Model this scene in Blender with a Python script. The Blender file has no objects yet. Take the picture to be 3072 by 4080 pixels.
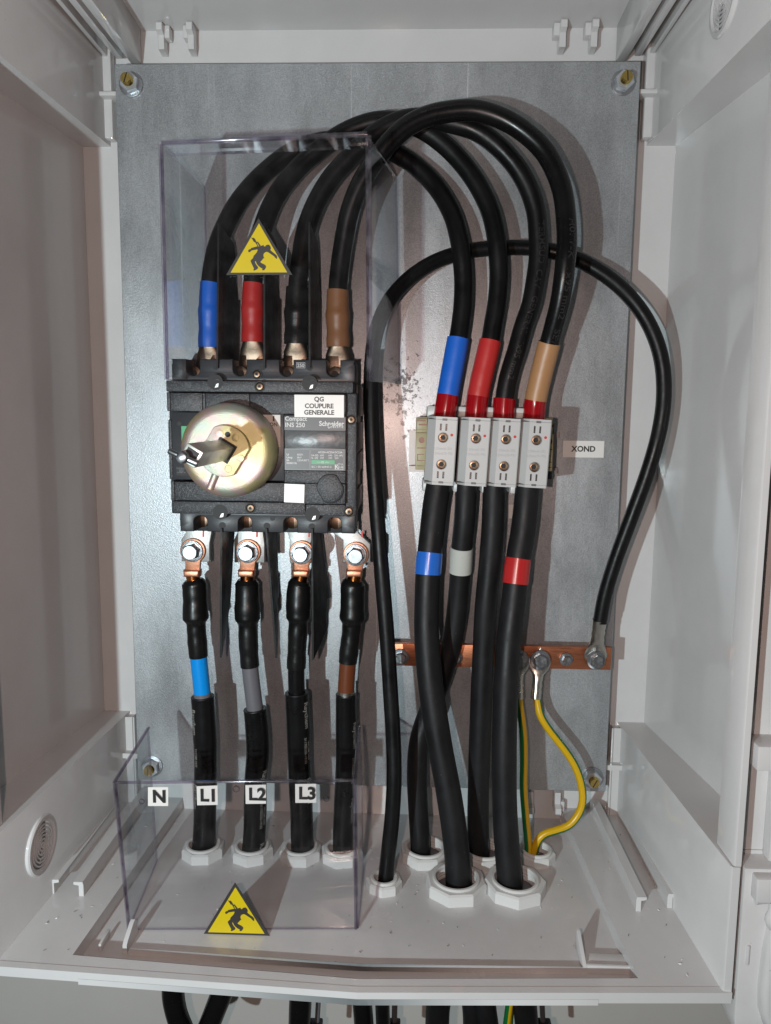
import bpy, bmesh, math, random
from mathutils import Vector, Matrix

random.seed(7)
scene = bpy.context.scene
COL = scene.collection
PI = math.pi

# ------------------------------------------------------------------ camera
CAM = Vector((.0331, -.6451, .0230))
RX, RY, RZ = .1239, .0322, .0099
FPX = 2977.9                                     # focal length in photo pixels (3072 wide)
_c, _s = math.cos, math.sin
_Rx = Matrix(((1, 0, 0), (0, _c(RX), -_s(RX)), (0, _s(RX), _c(RX))))
_Ry = Matrix(((_c(RY), 0, _s(RY)), (0, 1, 0), (-_s(RY), 0, _c(RY))))
_Rz = Matrix(((_c(RZ), -_s(RZ), 0), (_s(RZ), _c(RZ), 0), (0, 0, 1)))
_M = _Rz @ _Rx @ _Ry @ Matrix(((1, 0, 0), (0, 0, -1), (0, 1, 0)))
right, down, fwd = _M[0], _M[1], _M[2]
cd = bpy.data.cameras.new('camera')
cam = bpy.data.objects.new('camera', cd)
COL.objects.link(cam)
cam.matrix_world = Matrix(((right.x, -down.x, -fwd.x, CAM.x), (right.y, -down.y, -fwd.y, CAM.y),
                           (right.z, -down.z, -fwd.z, CAM.z), (0, 0, 0, 1)))
cd.sensor_fit = 'HORIZONTAL'
cd.sensor_width = 36
cd.lens = FPX / 3072 * 36
cd.clip_start = .01
cd.clip_end = 50
scene.camera = cam

# ------------------------------------------------------------------ world and lamps
world = bpy.data.worlds.new('World')
scene.world = world
world.use_nodes = True
bg = world.node_tree.nodes['Background']
bg.inputs[0].default_value = (1, .88, .80, 1)
bg.inputs[1].default_value = .03


def lamp(name, loc, energy, color, radius):
    d = bpy.data.lights.new(name, 'POINT')
    d.energy, d.color, d.shadow_soft_size = energy, color, radius
    o = bpy.data.objects.new(name, d)
    COL.objects.link(o)
    o.location = loc
    return o


lamp('hand_lamp', (-.25, -.86, -.095), 15.0, (.85, 1.0, 1.04), .007)          # cool work lamp held at the lower left
lamp('camera_flash', CAM + Vector((-.041, 0, -.010)), 3.8, (1, .71, .62), .004)  # warm flash beside the lens

vs = scene.view_settings
vs.view_transform = 'Standard'
vs.look = 'None'
vs.gamma = 1
vs.exposure = .36
scene.cycles.max_bounces = 10
scene.cycles.transparent_max_bounces = 24
scene.cycles.use_denoising = True

# ------------------------------------------------------------------ pixel -> place at a known depth
K = 3072 / 1666


def ray(u, v):
    return _M.transposed() @ Vector(((u * K - 1536) / FPX, (v * K - 2040) / FPX, 1))


def U(u, v, Y):
    d = ray(u, v)
    return CAM + d * ((Y - CAM.y) / d.y)


def UZ(u, v, Z):
    d = ray(u, v)
    return CAM + d * ((Z - CAM.z) / d.z)


# ------------------------------------------------------------------ materials
MAT = {}


def mat(name, col, rough=.5, metal=0, spec=.5, bump=0, bscale=200, var=0, vscale=30, coat=0, rvar=0, stretch=None, dust=None):
    m = bpy.data.materials.new(name)
    m.use_nodes = True
    nt = m.node_tree
    b = nt.nodes['Principled BSDF']
    b.inputs['Base Color'].default_value = (*col, 1)
    b.inputs['Roughness'].default_value = rough
    b.inputs['Metallic'].default_value = metal
    b.inputs['Specular IOR Level'].default_value = spec
    b.inputs['Coat Weight'].default_value = coat
    tc = nt.nodes.new('ShaderNodeTexCoord')
    src = tc.outputs['Object']
    if stretch:
        mp = nt.nodes.new('ShaderNodeMapping')
        mp.inputs['Scale'].default_value = stretch
        nt.links.new(src, mp.inputs['Vector'])
        src = mp.outputs[0]
    if var or rvar:
        n = nt.nodes.new('ShaderNodeTexNoise')
        n.inputs['Scale'].default_value = vscale
        n.inputs['Detail'].default_value = 8
        n.inputs['Roughness'].default_value = .65
        nt.links.new(src, n.inputs['Vector'])
        if var:
            r = nt.nodes.new('ShaderNodeMapRange')
            r.inputs[1].default_value, r.inputs[2].default_value = .3, .7
            r.inputs[3].default_value, r.inputs[4].default_value = 1 - var, 1 + var
            nt.links.new(n.outputs[0], r.inputs[0])
            mx = nt.nodes.new('ShaderNodeMix')
            mx.data_type = 'RGBA'
            mx.blend_type = 'MULTIPLY'
            mx.inputs[0].default_value = 1
            mx.inputs[6].default_value = (*col, 1)
            nt.links.new(r.outputs[0], mx.inputs[7])
            nt.links.new(mx.outputs[2], b.inputs['Base Color'])
        if rvar:
            r = nt.nodes.new('ShaderNodeMapRange')
            r.inputs[1].default_value, r.inputs[2].default_value = .3, .7
            r.inputs[3].default_value, r.inputs[4].default_value = max(.02, rough - rvar), rough + rvar
            nt.links.new(n.outputs[0], r.inputs[0])
            nt.links.new(r.outputs[0], b.inputs['Roughness'])
    if dust:
        # sparse specks and scuffs: colour, scale, threshold
        n = nt.nodes.new('ShaderNodeTexNoise')
        n.inputs['Scale'].default_value = dust[1]
        n.inputs['Detail'].default_value = 5
        n.inputs['Roughness'].default_value = .6
        nt.links.new(src, n.inputs['Vector'])
        r = nt.nodes.new('ShaderNodeMapRange')
        r.inputs[1].default_value, r.inputs[2].default_value = dust[2], dust[2] + .05
        r.inputs[3].default_value, r.inputs[4].default_value = 0, dust[3]
        nt.links.new(n.outputs[0], r.inputs[0])
        mx = nt.nodes.new('ShaderNodeMix')
        mx.data_type = 'RGBA'
        nt.links.new(r.outputs[0], mx.inputs[0])
        if b.inputs['Base Color'].is_linked:
            nt.links.new(b.inputs['Base Color'].links[0].from_socket, mx.inputs[6])
        else:
            mx.inputs[6].default_value = (*col, 1)
        mx.inputs[7].default_value = (*dust[0], 1)
        nt.links.new(mx.outputs[2], b.inputs['Base Color'])
    if bump:
        n = nt.nodes.new('ShaderNodeTexNoise')
        n.inputs['Scale'].default_value = bscale
        n.inputs['Detail'].default_value = 4
        nt.links.new(src, n.inputs['Vector'])
        bp = nt.nodes.new('ShaderNodeBump')
        bp.inputs['Strength'].default_value = bump
        bp.inputs['Distance'].default_value = .001
        nt.links.new(n.outputs[0], bp.inputs['Height'])
        nt.links.new(bp.outputs[0], b.inputs['Normal'])
    MAT[name] = m
    return m


mat('enclosure_plastic', (.585, .59, .59), .10, bump=.03, bscale=45, var=.045, vscale=14, rvar=.05, dust=((.28, .26, .24), 420, .71, .5))
mat('cover_plastic', (.57, .57, .57), .22, bump=.05, bscale=60, var=.05, vscale=25, rvar=.08, dust=((.20, .18, .16), 330, .69, .6))
mat('gland_plastic', (.62, .63, .62), .4, bump=.03, bscale=300)
mat('block_plastic', (.50, .51, .505), .38, bump=.04, bscale=700)
mat('beige_plastic', (.33, .30, .17), .45)
mat('switch_plastic', (.026, .029, .034), .40, bump=.4, bscale=1300, var=.12, vscale=400, dust=((.11, .115, .125), 1000, .54, .7))
mat('switch_smooth', (.030, .033, .038), .38, bump=.05, bscale=500, var=.15, vscale=60)
mat('dark_recess', (.006, .006, .007), .6)
mat('barrier_black', (.006, .006, .0065), .5, spec=.25, bump=.1, bscale=250, rvar=.12, vscale=60)
mat('rubber', (.0055, .0055, .006), .4, spec=.22, bump=.15, bscale=160, var=.25, vscale=40, rvar=.12, dust=((.09, .085, .08), 700, .70, .7))
mat('rubber_matt', (.010, .010, .011), .5, spec=.26, bump=.2, bscale=110, var=.3, vscale=30, rvar=.12, dust=((.10, .095, .09), 500, .68, .6))
mat('rubber_gloss', (.0055, .0055, .006), .3, spec=.26, dust=((.08, .075, .07), 600, .69, .7), bump=.15, bscale=90, var=.2, vscale=30, rvar=.1)
mat('heatshrink', (.006, .006, .006), .33, spec=.35, bump=.5, bscale=60, rvar=.12, vscale=60)
mat('blue_sleeve', (.008, .115, .56), .42, bump=.3, bscale=90)
mat('bright_blue', (.0, .27, .78), .3, bump=.05, bscale=100)
mat('red_sleeve', (.46, .022, .02), .42, bump=.3, bscale=90)
mat('ferrule_red', (.30, .004, .008), .16)
mat('brown_sleeve', (.22, .095, .038), .42, bump=.3, bscale=90)
mat('tan_sleeve', (.38, .20, .09), .42, bump=.3, bscale=90)
mat('brown_core', (.13, .036, .012), .35, bump=.05, bscale=80)
mat('grey_core', (.13, .13, .145), .4, bump=.04, bscale=80)
mat('white_tape', (.50, .52, .48), .3)
mat('blue_tape', (.02, .14, .58), .25)
mat('red_tape', (.45, .02, .02), .25)
mat('yellow_wire', (.62, .38, .005), .3)
mat('green_wire', (.005, .13, .03), .3)
mat('nut_zinc', (.62, .67, .72), .3, .7, bump=.05, bscale=300)
mat('lug_dark', (.17, .125, .09), .38, 1, bump=.15, bscale=160)  # lug metal with the shade of the terminals put into its colour; screws share it
mat('steel', (.36, .38, .40), .38, 1, bump=.05, bscale=300, rvar=.12, vscale=150)
mat('tinned', (.52, .50, .45), .33, 1, bump=.15, bscale=160, rvar=.12, vscale=90)
mat('plate_tin', (.42, .43, .42), .45, .8, bump=.08, bscale=500, var=.12, vscale=120)
mat('brass', (.68, .50, .16), .24, 1, bump=.1, bscale=300)
mat('copper', (.44, .165, .085), .42, .85, bump=.06, bscale=300, var=.18, vscale=25, rvar=.1, stretch=(4, 20, 60))
mat('copper_lug', (.60, .29, .18), .42, .85, bump=.12, bscale=600, var=.1, vscale=80)
mat('screw_bronze', (.42, .30, .20), .35, .9)
mat('shaft_metal', (.72, .80, .75), .34, .6, var=.12, vscale=70)
mat('rail_zinc', (.30, .29, .28), .5, .9, bump=.05, bscale=400)
mat('copper_shine', (.75, .25, .07), .18, 1)
mat('white_label', (.74, .73, .70), .35)
mat('beige_label', (.52, .47, .42), .4)
mat('ink', (.012, .012, .013), .5)
mat('white_print', (.62, .63, .62), .5)
mat('grey_print', (.30, .31, .31), .5)
mat('sheath_print', (.26, .26, .24), .6)
mat('emboss', (.020, .019, .019), .35)
mat('moulded_mark', (.36, .37, .37), .45)
mat('sign_yellow', (.60, .46, .002), .4, var=.03, vscale=20)
mat('sign_black', (.030, .027, .025), .5)
mat('label_green', (.0, .28, .09), .4)
mat('red_mark', (.55, .03, .02), .5)
mat('wall_paint', (.60, .58, .55), .6, bump=.1, bscale=60, var=.04, vscale=6)
mat('window_film', (.10, .105, .11), .32, bump=.3, bscale=160, var=.25, vscale=150)
mat('nameplate', (.035, .037, .040), .4)


def zinc():
    m = mat('zinc', (.4, .4, .4), .5, .55)
    nt = m.node_tree
    b = nt.nodes['Principled BSDF']
    tc = next(n for n in nt.nodes if n.type == 'TEX_COORD')
    # spangle: fine grain plus broad cloudy patches, faint vertical rolling direction
    n1 = nt.nodes.new('ShaderNodeTexNoise'); n1.inputs['Scale'].default_value = 1300; n1.inputs['Detail'].default_value = 3
    n2 = nt.nodes.new('ShaderNodeTexNoise'); n2.inputs['Scale'].default_value = 26; n2.inputs['Detail'].default_value = 9; n2.inputs['Roughness'].default_value = .7
    n3 = nt.nodes.new('ShaderNodeTexNoise'); n3.inputs['Scale'].default_value = 9; n3.inputs['Detail'].default_value = 6
    mp = nt.nodes.new('ShaderNodeMapping'); mp.inputs['Scale'].default_value = (1, 1, .35)
    nt.links.new(tc.outputs['Object'], n1.inputs['Vector'])
    nt.links.new(tc.outputs['Object'], mp.inputs['Vector'])
    nt.links.new(mp.outputs[0], n2.inputs['Vector']); nt.links.new(mp.outputs[0], n3.inputs['Vector'])

    def mr(src, a, c, d, e):
        r = nt.nodes.new('ShaderNodeMapRange')
        for i, x in zip((1, 2, 3, 4), (a, c, d, e)):
            r.inputs[i].default_value = x
        nt.links.new(src, r.inputs[0])
        return r.outputs[0]

    def mul(a, c):
        x = nt.nodes.new('ShaderNodeMath'); x.operation = 'MULTIPLY'
        nt.links.new(a, x.inputs[0]); nt.links.new(c, x.inputs[1])
        return x.outputs[0]
    val = mul(mul(mr(n1.outputs[0], .3, .7, .80, 1.20), mr(n2.outputs[0], .3, .7, .80, 1.20)), mr(n3.outputs[0], .3, .7, .86, 1.14))
    # black specks of white-rust stain around one worn patch of the plate
    n4 = nt.nodes.new('ShaderNodeTexNoise'); n4.inputs['Scale'].default_value = 190; n4.inputs['Detail'].default_value = 7; n4.inputs['Roughness'].default_value = .75
    nt.links.new(tc.outputs['Object'], n4.inputs['Vector'])
    sp = nt.nodes.new('ShaderNodeVectorMath'); sp.operation = 'DISTANCE'
    sp.inputs[1].default_value = (.031, 0, .2197)
    sc_ = nt.nodes.new('ShaderNodeMapping'); sc_.inputs['Scale'].default_value = (1.25, 0, .62); sc_.inputs['Location'].default_value = (0, 0, 0)
    nt.links.new(tc.outputs['Object'], sc_.inputs['Vector'])
    nt.links.new(sc_.outputs[0], sp.inputs[0])
    near = mr(sp.outputs['Value'], .006, .046, .22, 0)
    ad = nt.nodes.new('ShaderNodeMath'); ad.operation = 'ADD'
    nt.links.new(n4.outputs[0], ad.inputs[0]); nt.links.new(near, ad.inputs[1])
    stain = mr(ad.outputs[0], .70, .75, 1, .2)
    val = mul(val, stain)
    # faint handling scratches in two directions
    for rot, scl, lo in ((.35, (520, 1, 7), .73), (-.9, (430, 1, 9), .74), (.05, (300, 1, 2.5), .70)):
        mq = nt.nodes.new('ShaderNodeMapping'); mq.inputs['Rotation'].default_value = (0, rot, 0); mq.inputs['Scale'].default_value = scl
        nq = nt.nodes.new('ShaderNodeTexNoise'); nq.inputs['Scale'].default_value = 1; nq.inputs['Detail'].default_value = 2
        nt.links.new(tc.outputs['Object'], mq.inputs['Vector']); nt.links.new(mq.outputs[0], nq.inputs['Vector'])
        val = mul(val, mr(nq.outputs[0], lo, lo + .05, 1, 1.35))
    cr = nt.nodes.new('ShaderNodeMix'); cr.data_type = 'RGBA'; cr.blend_type = 'MULTIPLY'
    cr.inputs[0].default_value = 1
    cr.inputs[6].default_value = (.365, .385, .40, 1)
    nt.links.new(val, cr.inputs[7])
    nt.links.new(cr.outputs[2], b.inputs['Base Color'])
    nt.links.new(mr(n2.outputs[0], .3, .7, .32, .46), b.inputs['Roughness'])
    b.inputs['Coat Weight'].default_value = .22
    b.inputs['Coat Roughness'].default_value = .2
    bp = nt.nodes.new('ShaderNodeBump'); bp.inputs['Strength'].default_value = .2; bp.inputs['Distance'].default_value = .001
    nt.links.new(n1.outputs[0], bp.inputs['Height'])
    nt.links.new(bp.outputs[0], b.inputs['Normal'])


zinc()


def disc_metal():
    m = mat('passivated_zinc', (.5, .48, .36), .46, .8, bump=.3, bscale=1800)
    nt = m.node_tree
    b = nt.nodes['Principled BSDF']
    tc = next(n for n in nt.nodes if n.type == 'TEX_COORD')
    n = nt.nodes.new('ShaderNodeTexNoise'); n.inputs['Scale'].default_value = 40; n.inputs['Detail'].default_value = 2
    r = nt.nodes.new('ShaderNodeValToRGB')
    e = r.color_ramp.elements
    e[0].position, e[0].color = .3, (.50, .47, .24, 1)
    e[1].position, e[1].color = .72, (.47, .52, .48, 1)
    x = e.new(.46); x.color = (.58, .52, .28, 1)
    x = e.new(.56); x.color = (.62, .46, .45, 1)
    x = e.new(.63); x.color = (.50, .53, .42, 1)
    nt.links.new(tc.outputs['Object'], n.inputs['Vector'])
    nt.links.new(n.outputs[0], r.inputs[0])
    nt.links.new(r.outputs[0], b.inputs['Base Color'])


disc_metal()


def clear(name, tint, rough, base=.02):
    m = bpy.data.materials.new(name)
    m.use_nodes = True
    nt = m.node_tree
    nt.nodes.clear()
    out = nt.nodes.new('ShaderNodeOutputMaterial')
    tr = nt.nodes.new('ShaderNodeBsdfTransparent'); tr.inputs[0].default_value = (*tint, 1)
    gl = nt.nodes.new('ShaderNodeBsdfGlossy'); gl.inputs['Roughness'].default_value = rough
    lw = nt.nodes.new('ShaderNodeLayerWeight'); lw.inputs[0].default_value = .5
    pw = nt.nodes.new('ShaderNodeMath'); pw.operation = 'POWER'; pw.inputs[1].default_value = 4
    fr = nt.nodes.new('ShaderNodeMapRange'); fr.inputs[3].default_value = .035; fr.inputs[4].default_value = .75
    nt.links.new(lw.outputs['Facing'], pw.inputs[0]); nt.links.new(pw.outputs[0], fr.inputs[0])
    mx = nt.nodes.new('ShaderNodeMixShader')
    # fine dust and scuffs on the sheet
    tc = nt.nodes.new('ShaderNodeTexCoord')
    n = nt.nodes.new('ShaderNodeTexNoise'); n.inputs['Scale'].default_value = 90; n.inputs['Detail'].default_value = 6
    r = nt.nodes.new('ShaderNodeMapRange')
    r.inputs[1].default_value, r.inputs[2].default_value, r.inputs[3].default_value, r.inputs[4].default_value = .35, .75, 0, base
    df = nt.nodes.new('ShaderNodeBsdfDiffuse'); df.inputs[0].default_value = (.7, .7, .72, 1)
    m2 = nt.nodes.new('ShaderNodeMixShader')
    L = nt.links.new
    L(tc.outputs['Object'], n.inputs['Vector']); L(n.outputs[0], r.inputs[0])
    L(fr.outputs[0], mx.inputs[0]); L(tr.outputs[0], mx.inputs[1]); L(gl.outputs[0], mx.inputs[2])
    L(r.outputs[0], m2.inputs[0]); L(mx.outputs[0], m2.inputs[1]); L(df.outputs[0], m2.inputs[2])
    L(m2.outputs[0], out.inputs[0])
    MAT[name] = m


clear('clear_sheet', (.970, .970, .975), .02, .007)
clear('clear_edge', (.66, .61, .70), .10, .10)
clear('clear_bend', (.80, .77, .83), .08, .10)

# ------------------------------------------------------------------ mesh helpers
class G:
    """collects shapes (world coordinates) for one mesh"""

    def __init__(self):
        self.bm = bmesh.new()

    def _in(self, b2, mi=0):
        for f in b2.faces:
            f.material_index = mi
        bmesh.ops.recalc_face_normals(b2, faces=b2.faces)
        me = bpy.data.meshes.new('t')
        b2.to_mesh(me)
        b2.free()
        self.bm.from_mesh(me)
        bpy.data.meshes.remove(me)
        return self

    def box(self, x0, x1, y0, y1, z0, z1, bev=0, seg=2, mi=0, M=None):
        b = bmesh.new()
        bmesh.ops.create_cube(b, size=1)
        for v in b.verts:
            v.co = Vector(((x0 + x1) / 2 + v.co.x * (x1 - x0), (y0 + y1) / 2 + v.co.y * (y1 - y0), (z0 + z1) / 2 + v.co.z * (z1 - z0)))
        if bev:
            bmesh.ops.bevel(b, geom=list(b.edges), offset=bev, segments=seg, profile=.5, affect='EDGES')
        if M:
            bmesh.ops.transform(b, matrix=M, verts=b.verts)
        return self._in(b, mi)

    def prism(self, poly, y0, y1, plane='XZ', bev=0, seg=2, mi=0, M=None):
        """poly in the plane, extruded along the third axis from y0 to y1"""
        b = bmesh.new()

        def P(a, c, t):
            return {'XZ': (a, t, c), 'XY': (a, c, t), 'YZ': (t, a, c)}[plane]
        v0 = [b.verts.new(P(a, c, y0)) for a, c in poly]
        v1 = [b.verts.new(P(a, c, y1)) for a, c in poly]
        n = len(poly)
        f0 = b.faces.new(v0)
        f1 = b.faces.new(v1[::-1])
        for i in range(n):
            b.faces.new((v0[i], v1[i], v1[(i + 1) % n], v0[(i + 1) % n]))
        bmesh.ops.recalc_face_normals(b, faces=b.faces)
        if bev:
            es = [e for e in b.edges if (e.verts[0] in v0 and e.verts[1] in v0)]
            bmesh.ops.bevel(b, geom=es, offset=bev, segments=seg, profile=.5, affect='EDGES')
        bmesh.ops.triangulate(b, faces=[f for f in b.faces if len(f.verts) > 4])
        if M:
            bmesh.ops.transform(b, matrix=M, verts=b.verts)
        return self._in(b, mi)

    def flat(self, poly3, mi=0):
        b = bmesh.new()
        vs_ = [b.verts.new(p) for p in poly3]
        if len(vs_) < 5:
            b.faces.new(vs_)
        else:
            from mathutils.geometry import tessellate_polygon
            for t3 in tessellate_polygon([[Vector(p) for p in poly3]]):
                b.faces.new([vs_[k] for k in t3])
        return self._in(b, mi)

    def cyl(self, p0, p1, r0, r1=None, seg=24, mi=0, bev=0, rot=0):
        r1 = r0 if r1 is None else r1
        p0, p1 = Vector(p0), Vector(p1)
        t = (p1 - p0).normalized()
        a = t.orthogonal().normalized()
        if abs(t.y) > .9:
            a = Vector((1, 0, 0))
            a = (a - t * a.dot(t)).normalized()
        c = t.cross(a)
        b = bmesh.new()
        rings = []
        prof = [(p0, r0), (p1, r1)]
        if bev:
            d = t * bev
            prof = [(p0, r0 - bev), (p0 + d * .3, r0 - bev * .3), (p0 + d, r0), (p1 - d, r1), (p1 - d * .3, r1 - bev * .3), (p1, r1 - bev)]
        for p, r in prof:
            rings.append([b.verts.new(p + (a * math.cos(rot + 2 * PI * i / seg) + c * math.sin(rot + 2 * PI * i / seg)) * r) for i in range(seg)])
        for r0_, r1_ in zip(rings, rings[1:]):
            for i in range(seg):
                b.faces.new((r0_[i], r0_[(i + 1) % seg], r1_[(i + 1) % seg], r1_[i]))
        b.faces.new(rings[0][::-1])
        b.faces.new(rings[-1])
        return self._in(b, mi)

    def lathe(self, base, axis, prof, seg=40, mi=0, a=None, close=True):
        """prof: list of (distance along axis, radius)"""
        base, axis = Vector(base), Vector(axis).normalized()
        a = Vector(a) if a else axis.orthogonal().normalized()
        c = axis.cross(a)
        b = bmesh.new()
        rings = [[b.verts.new(base + axis * h + (a * math.cos(2 * PI * i / seg) + c * math.sin(2 * PI * i / seg)) * max(r, 1e-5)) for i in range(seg)] for h, r in prof]
        for r0_, r1_ in zip(rings, rings[1:]):
            for i in range(seg):
                b.faces.new((r0_[i], r0_[(i + 1) % seg], r1_[(i + 1) % seg], r1_[i]))
        if close:
            b.faces.new(rings[0][::-1])
            b.faces.new(rings[-1])
        return self._in(b, mi)

    def ring(self, base, axis, prof, seg=40, mi=0):
        """closed profile (h, r) swept round: a washer-like ring"""
        return self.lathe(base, axis, list(prof) + [prof[0]], seg, mi, close=False)


def finish(name, g, m, smooth=35, org=Vector((0, 0, 0))):
    bm = g.bm if isinstance(g, G) else g
    bmesh.ops.remove_doubles(bm, verts=bm.verts, dist=1e-6)
    bmesh.ops.translate(bm, verts=bm.verts, vec=-org)
    me = bpy.data.meshes.new(name)
    bm.to_mesh(me)
    bm.free()
    for x in (m if isinstance(m, (list, tuple)) else [m]):
        me.materials.append(MAT[x])
    for p in me.polygons:
        p.use_smooth = True
    me.set_sharp_from_angle(angle=math.radians(smooth))
    return me


ORG = {}


def thing(name, label, cat, loc=(0, 0, 0), group=None, kind=None):
    o = bpy.data.objects.new(name, None)
    COL.objects.link(o)
    o.empty_display_size = .01
    o.location = loc
    o['label'] = label
    o['category'] = cat
    if group:
        o['group'] = group
    if kind:
        o['kind'] = kind
    ORG[o.name] = Vector(loc)
    return o


def part(name, g, m, parent, smooth=35, label=None, stuff=False):
    org = ORG[parent.name]
    o = bpy.data.objects.new(name, finish(name, g, m, smooth, org))
    COL.objects.link(o)
    o.parent = parent
    ORG[o.name] = org
    if label:
        o['label'] = label
    if stuff:
        o['kind'] = 'stuff'
    return o


def solo(name, g, m, label, cat, loc=(0, 0, 0), group=None, kind=None, smooth=35):
    loc = Vector(loc)
    o = bpy.data.objects.new(name, finish(name, g, m, smooth, loc))
    COL.objects.link(o)
    o.location = loc
    ORG[o.name] = loc
    if kind:
        o['kind'] = kind
    if label:
        o['label'] = label
        o['category'] = cat
    if group:
        o['group'] = group
    return o


def text_mesh(body, size, bold=0.0, align='CENTER', spacing=1.0):
    cu = bpy.data.curves.new('txt', 'FONT')
    cu.body = body
    cu.size = size
    cu.offset = bold * size
    cu.align_x = align
    cu.align_y = 'CENTER'
    cu.space_character = spacing
    cu.resolution_u = 3
    ob = bpy.data.objects.new('txt', cu)
    COL.objects.link(ob)
    dg = bpy.context.evaluated_depsgraph_get()
    me = bpy.data.meshes.new_from_object(ob.evaluated_get(dg))
    bpy.data.objects.remove(ob)
    bpy.data.curves.remove(cu)
    return me


def put_text(g, body, size, loc, bold=.0, align='CENTER', sx=1.0, rot=0, mi=0, spacing=1.0):
    """flat lettering facing -Y, standing up along Z"""
    me = text_mesh(body, size, bold, align, spacing)
    b = bmesh.new()
    b.from_mesh(me)
    bpy.data.meshes.remove(me)
    loc = Vector(loc)
    ca, sa = math.cos(rot), math.sin(rot)
    for v in b.verts:
        x, y = v.co.x * sx, v.co.y
        v.co = Vector((loc.x + x * ca - y * sa, loc.y, loc.z + x * sa + y * ca))
    for f in b.faces:
        f.material_index = mi
        f.normal_update()
        if f.normal.y > 0:
            f.normal_flip()
    me = bpy.data.meshes.new('t')
    b.to_mesh(me)
    b.free()
    g.bm.from_mesh(me)
    bpy.data.meshes.remove(me)


# ------------------------------------------------------------------ cables
class Path:
    """smooth curve through control points (u, v, Y) or Vectors"""
    N = 14

    def __init__(self, pts):
        c = [p if isinstance(p, Vector) else U(*p) for p in pts]
        self.c = c
        P = [c[0] * 2 - c[1]] + c + [c[-1] * 2 - c[-2]]
        self.p = []
        for i in range(1, len(P) - 2):
            p0, p1, p2, p3 = P[i - 1:i + 3]
            d1 = max((p2 - p1).length, 1e-6) ** .5
            d0 = max((p1 - p0).length, 1e-6) ** .5
            d2 = max((p3 - p2).length, 1e-6) ** .5
            m1 = (p1 - p0) / d0 - (p2 - p0) / (d0 + d1) + (p2 - p1) / d1
            m2 = (p2 - p1) / d1 - (p3 - p1) / (d1 + d2) + (p3 - p2) / d2
            m1, m2 = m1 * d1, m2 * d1
            for k in range(self.N):
                t = k / self.N
                self.p.append(p1 * (2 * t ** 3 - 3 * t * t + 1) + m1 * (t ** 3 - 2 * t * t + t) + p2 * (-2 * t ** 3 + 3 * t * t) + m2 * (t ** 3 - t * t))
        self.p.append(c[-1].copy())
        # even out small wobbles of the traced points
        for _ in range(10):
            q = self.p[:]
            for i in range(1, len(q) - 1):
                self.p[i] = q[i] * .5 + (q[i - 1] + q[i + 1]) * .25
        self.s = [0]
        for a, b in zip(self.p, self.p[1:]):
            self.s.append(self.s[-1] + (b - a).length)

    def at_s(self, s):
        s = min(max(s, 0), self.s[-1])
        lo, hi = 0, len(self.s) - 1
        while hi - lo > 1:
            m = (lo + hi) // 2
            if self.s[m] <= s:
                lo = m
            else:
                hi = m
        f = (s - self.s[lo]) / max(self.s[hi] - self.s[lo], 1e-9)
        p = self.p[lo].lerp(self.p[hi], f)
        i = max(lo - 1, 0)
        j = min(hi + 1, len(self.p) - 1)
        t = (self.p[j] - self.p[i]).normalized()
        e = Vector((.2, -.9, .25)) if abs(t.y) < .9 else Vector((0, 0, 1))
        e = (e - t * e.dot(t)).normalized()
        return p, t, e, t.cross(e)

    def sv(self, idx):
        """arc length at control index (float)"""
        k = idx * self.N
        i = min(int(k), len(self.s) - 2)
        return self.s[i] + (self.s[i + 1] - self.s[i]) * (k - i)

    def s_near(self, v):
        """arc length where the curve is nearest to a place"""
        i = min(range(len(self.p)), key=lambda i: (self.p[i] - v).length)
        return self.s[i]


def tube(g, path, s0, s1, r, seg=22, step=.0035, mi=None, caps=True, squash=None):
    """r: number or function of 0..1; mi: function of angle index -> material"""
    n = max(2, int((s1 - s0) / step))
    rf = r if callable(r) else (lambda t: r)
    b = bmesh.new()
    rings = []
    for i in range(n + 1):
        t = i / n
        p, T, e, f = path.at_s(s0 + (s1 - s0) * t)
        rr = rf(t)
        rings.append([b.verts.new(p + (e * math.cos(2 * PI * k / seg) + f * math.sin(2 * PI * k / seg)) * rr) for k in range(seg)])
    for a, c in zip(rings, rings[1:]):
        for k in range(seg):
            fc = b.faces.new((a[k], a[(k + 1) % seg], c[(k + 1) % seg], c[k]))
            if mi:
                fc.material_index = mi(k)
    if caps:
        b.faces.new(rings[0][::-1])
        b.faces.new(rings[-1])
    bmesh.ops.recalc_face_normals(b, faces=b.faces)
    me = bpy.data.meshes.new('t')
    b.to_mesh(me)
    b.free()
    g.bm.from_mesh(me)
    bpy.data.meshes.remove(me)
    return g


def print_on(g, path, s0, body, size, r, ang, bold=0, flip=False, sx=1.0):
    """lettering laid on a cable's surface along its length"""
    me = text_mesh(body, size, bold, 'LEFT')
    b = bmesh.new()
    b.from_mesh(me)
    bpy.data.meshes.remove(me)
    bmesh.ops.triangulate(b, faces=b.faces)
    for v in b.verts:
        x, y = v.co.x * sx, v.co.y
        if flip:
            x, y = -x, -y
        p, T, e, f = path.at_s(s0 + x)
        th = ang - y / r
        v.co = p + (e * math.cos(th) + f * math.sin(th)) * (r + .00015)
    me = bpy.data.meshes.new('t')
    b.to_mesh(me)
    b.free()
    g.bm.from_mesh(me)
    bpy.data.meshes.remove(me)


def wob(r, amp, n, seed):
    rnd = random.Random(seed)
    ks = [(rnd.uniform(.6, 1), rnd.uniform(0, 6.3), rnd.uniform(.6, 1.4) * n) for _ in range(3)]
    return lambda t: r * (1 + amp * sum(a * math.sin(ph + k * 6.28 * t) for a, ph, k in ks) / 3)


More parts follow.
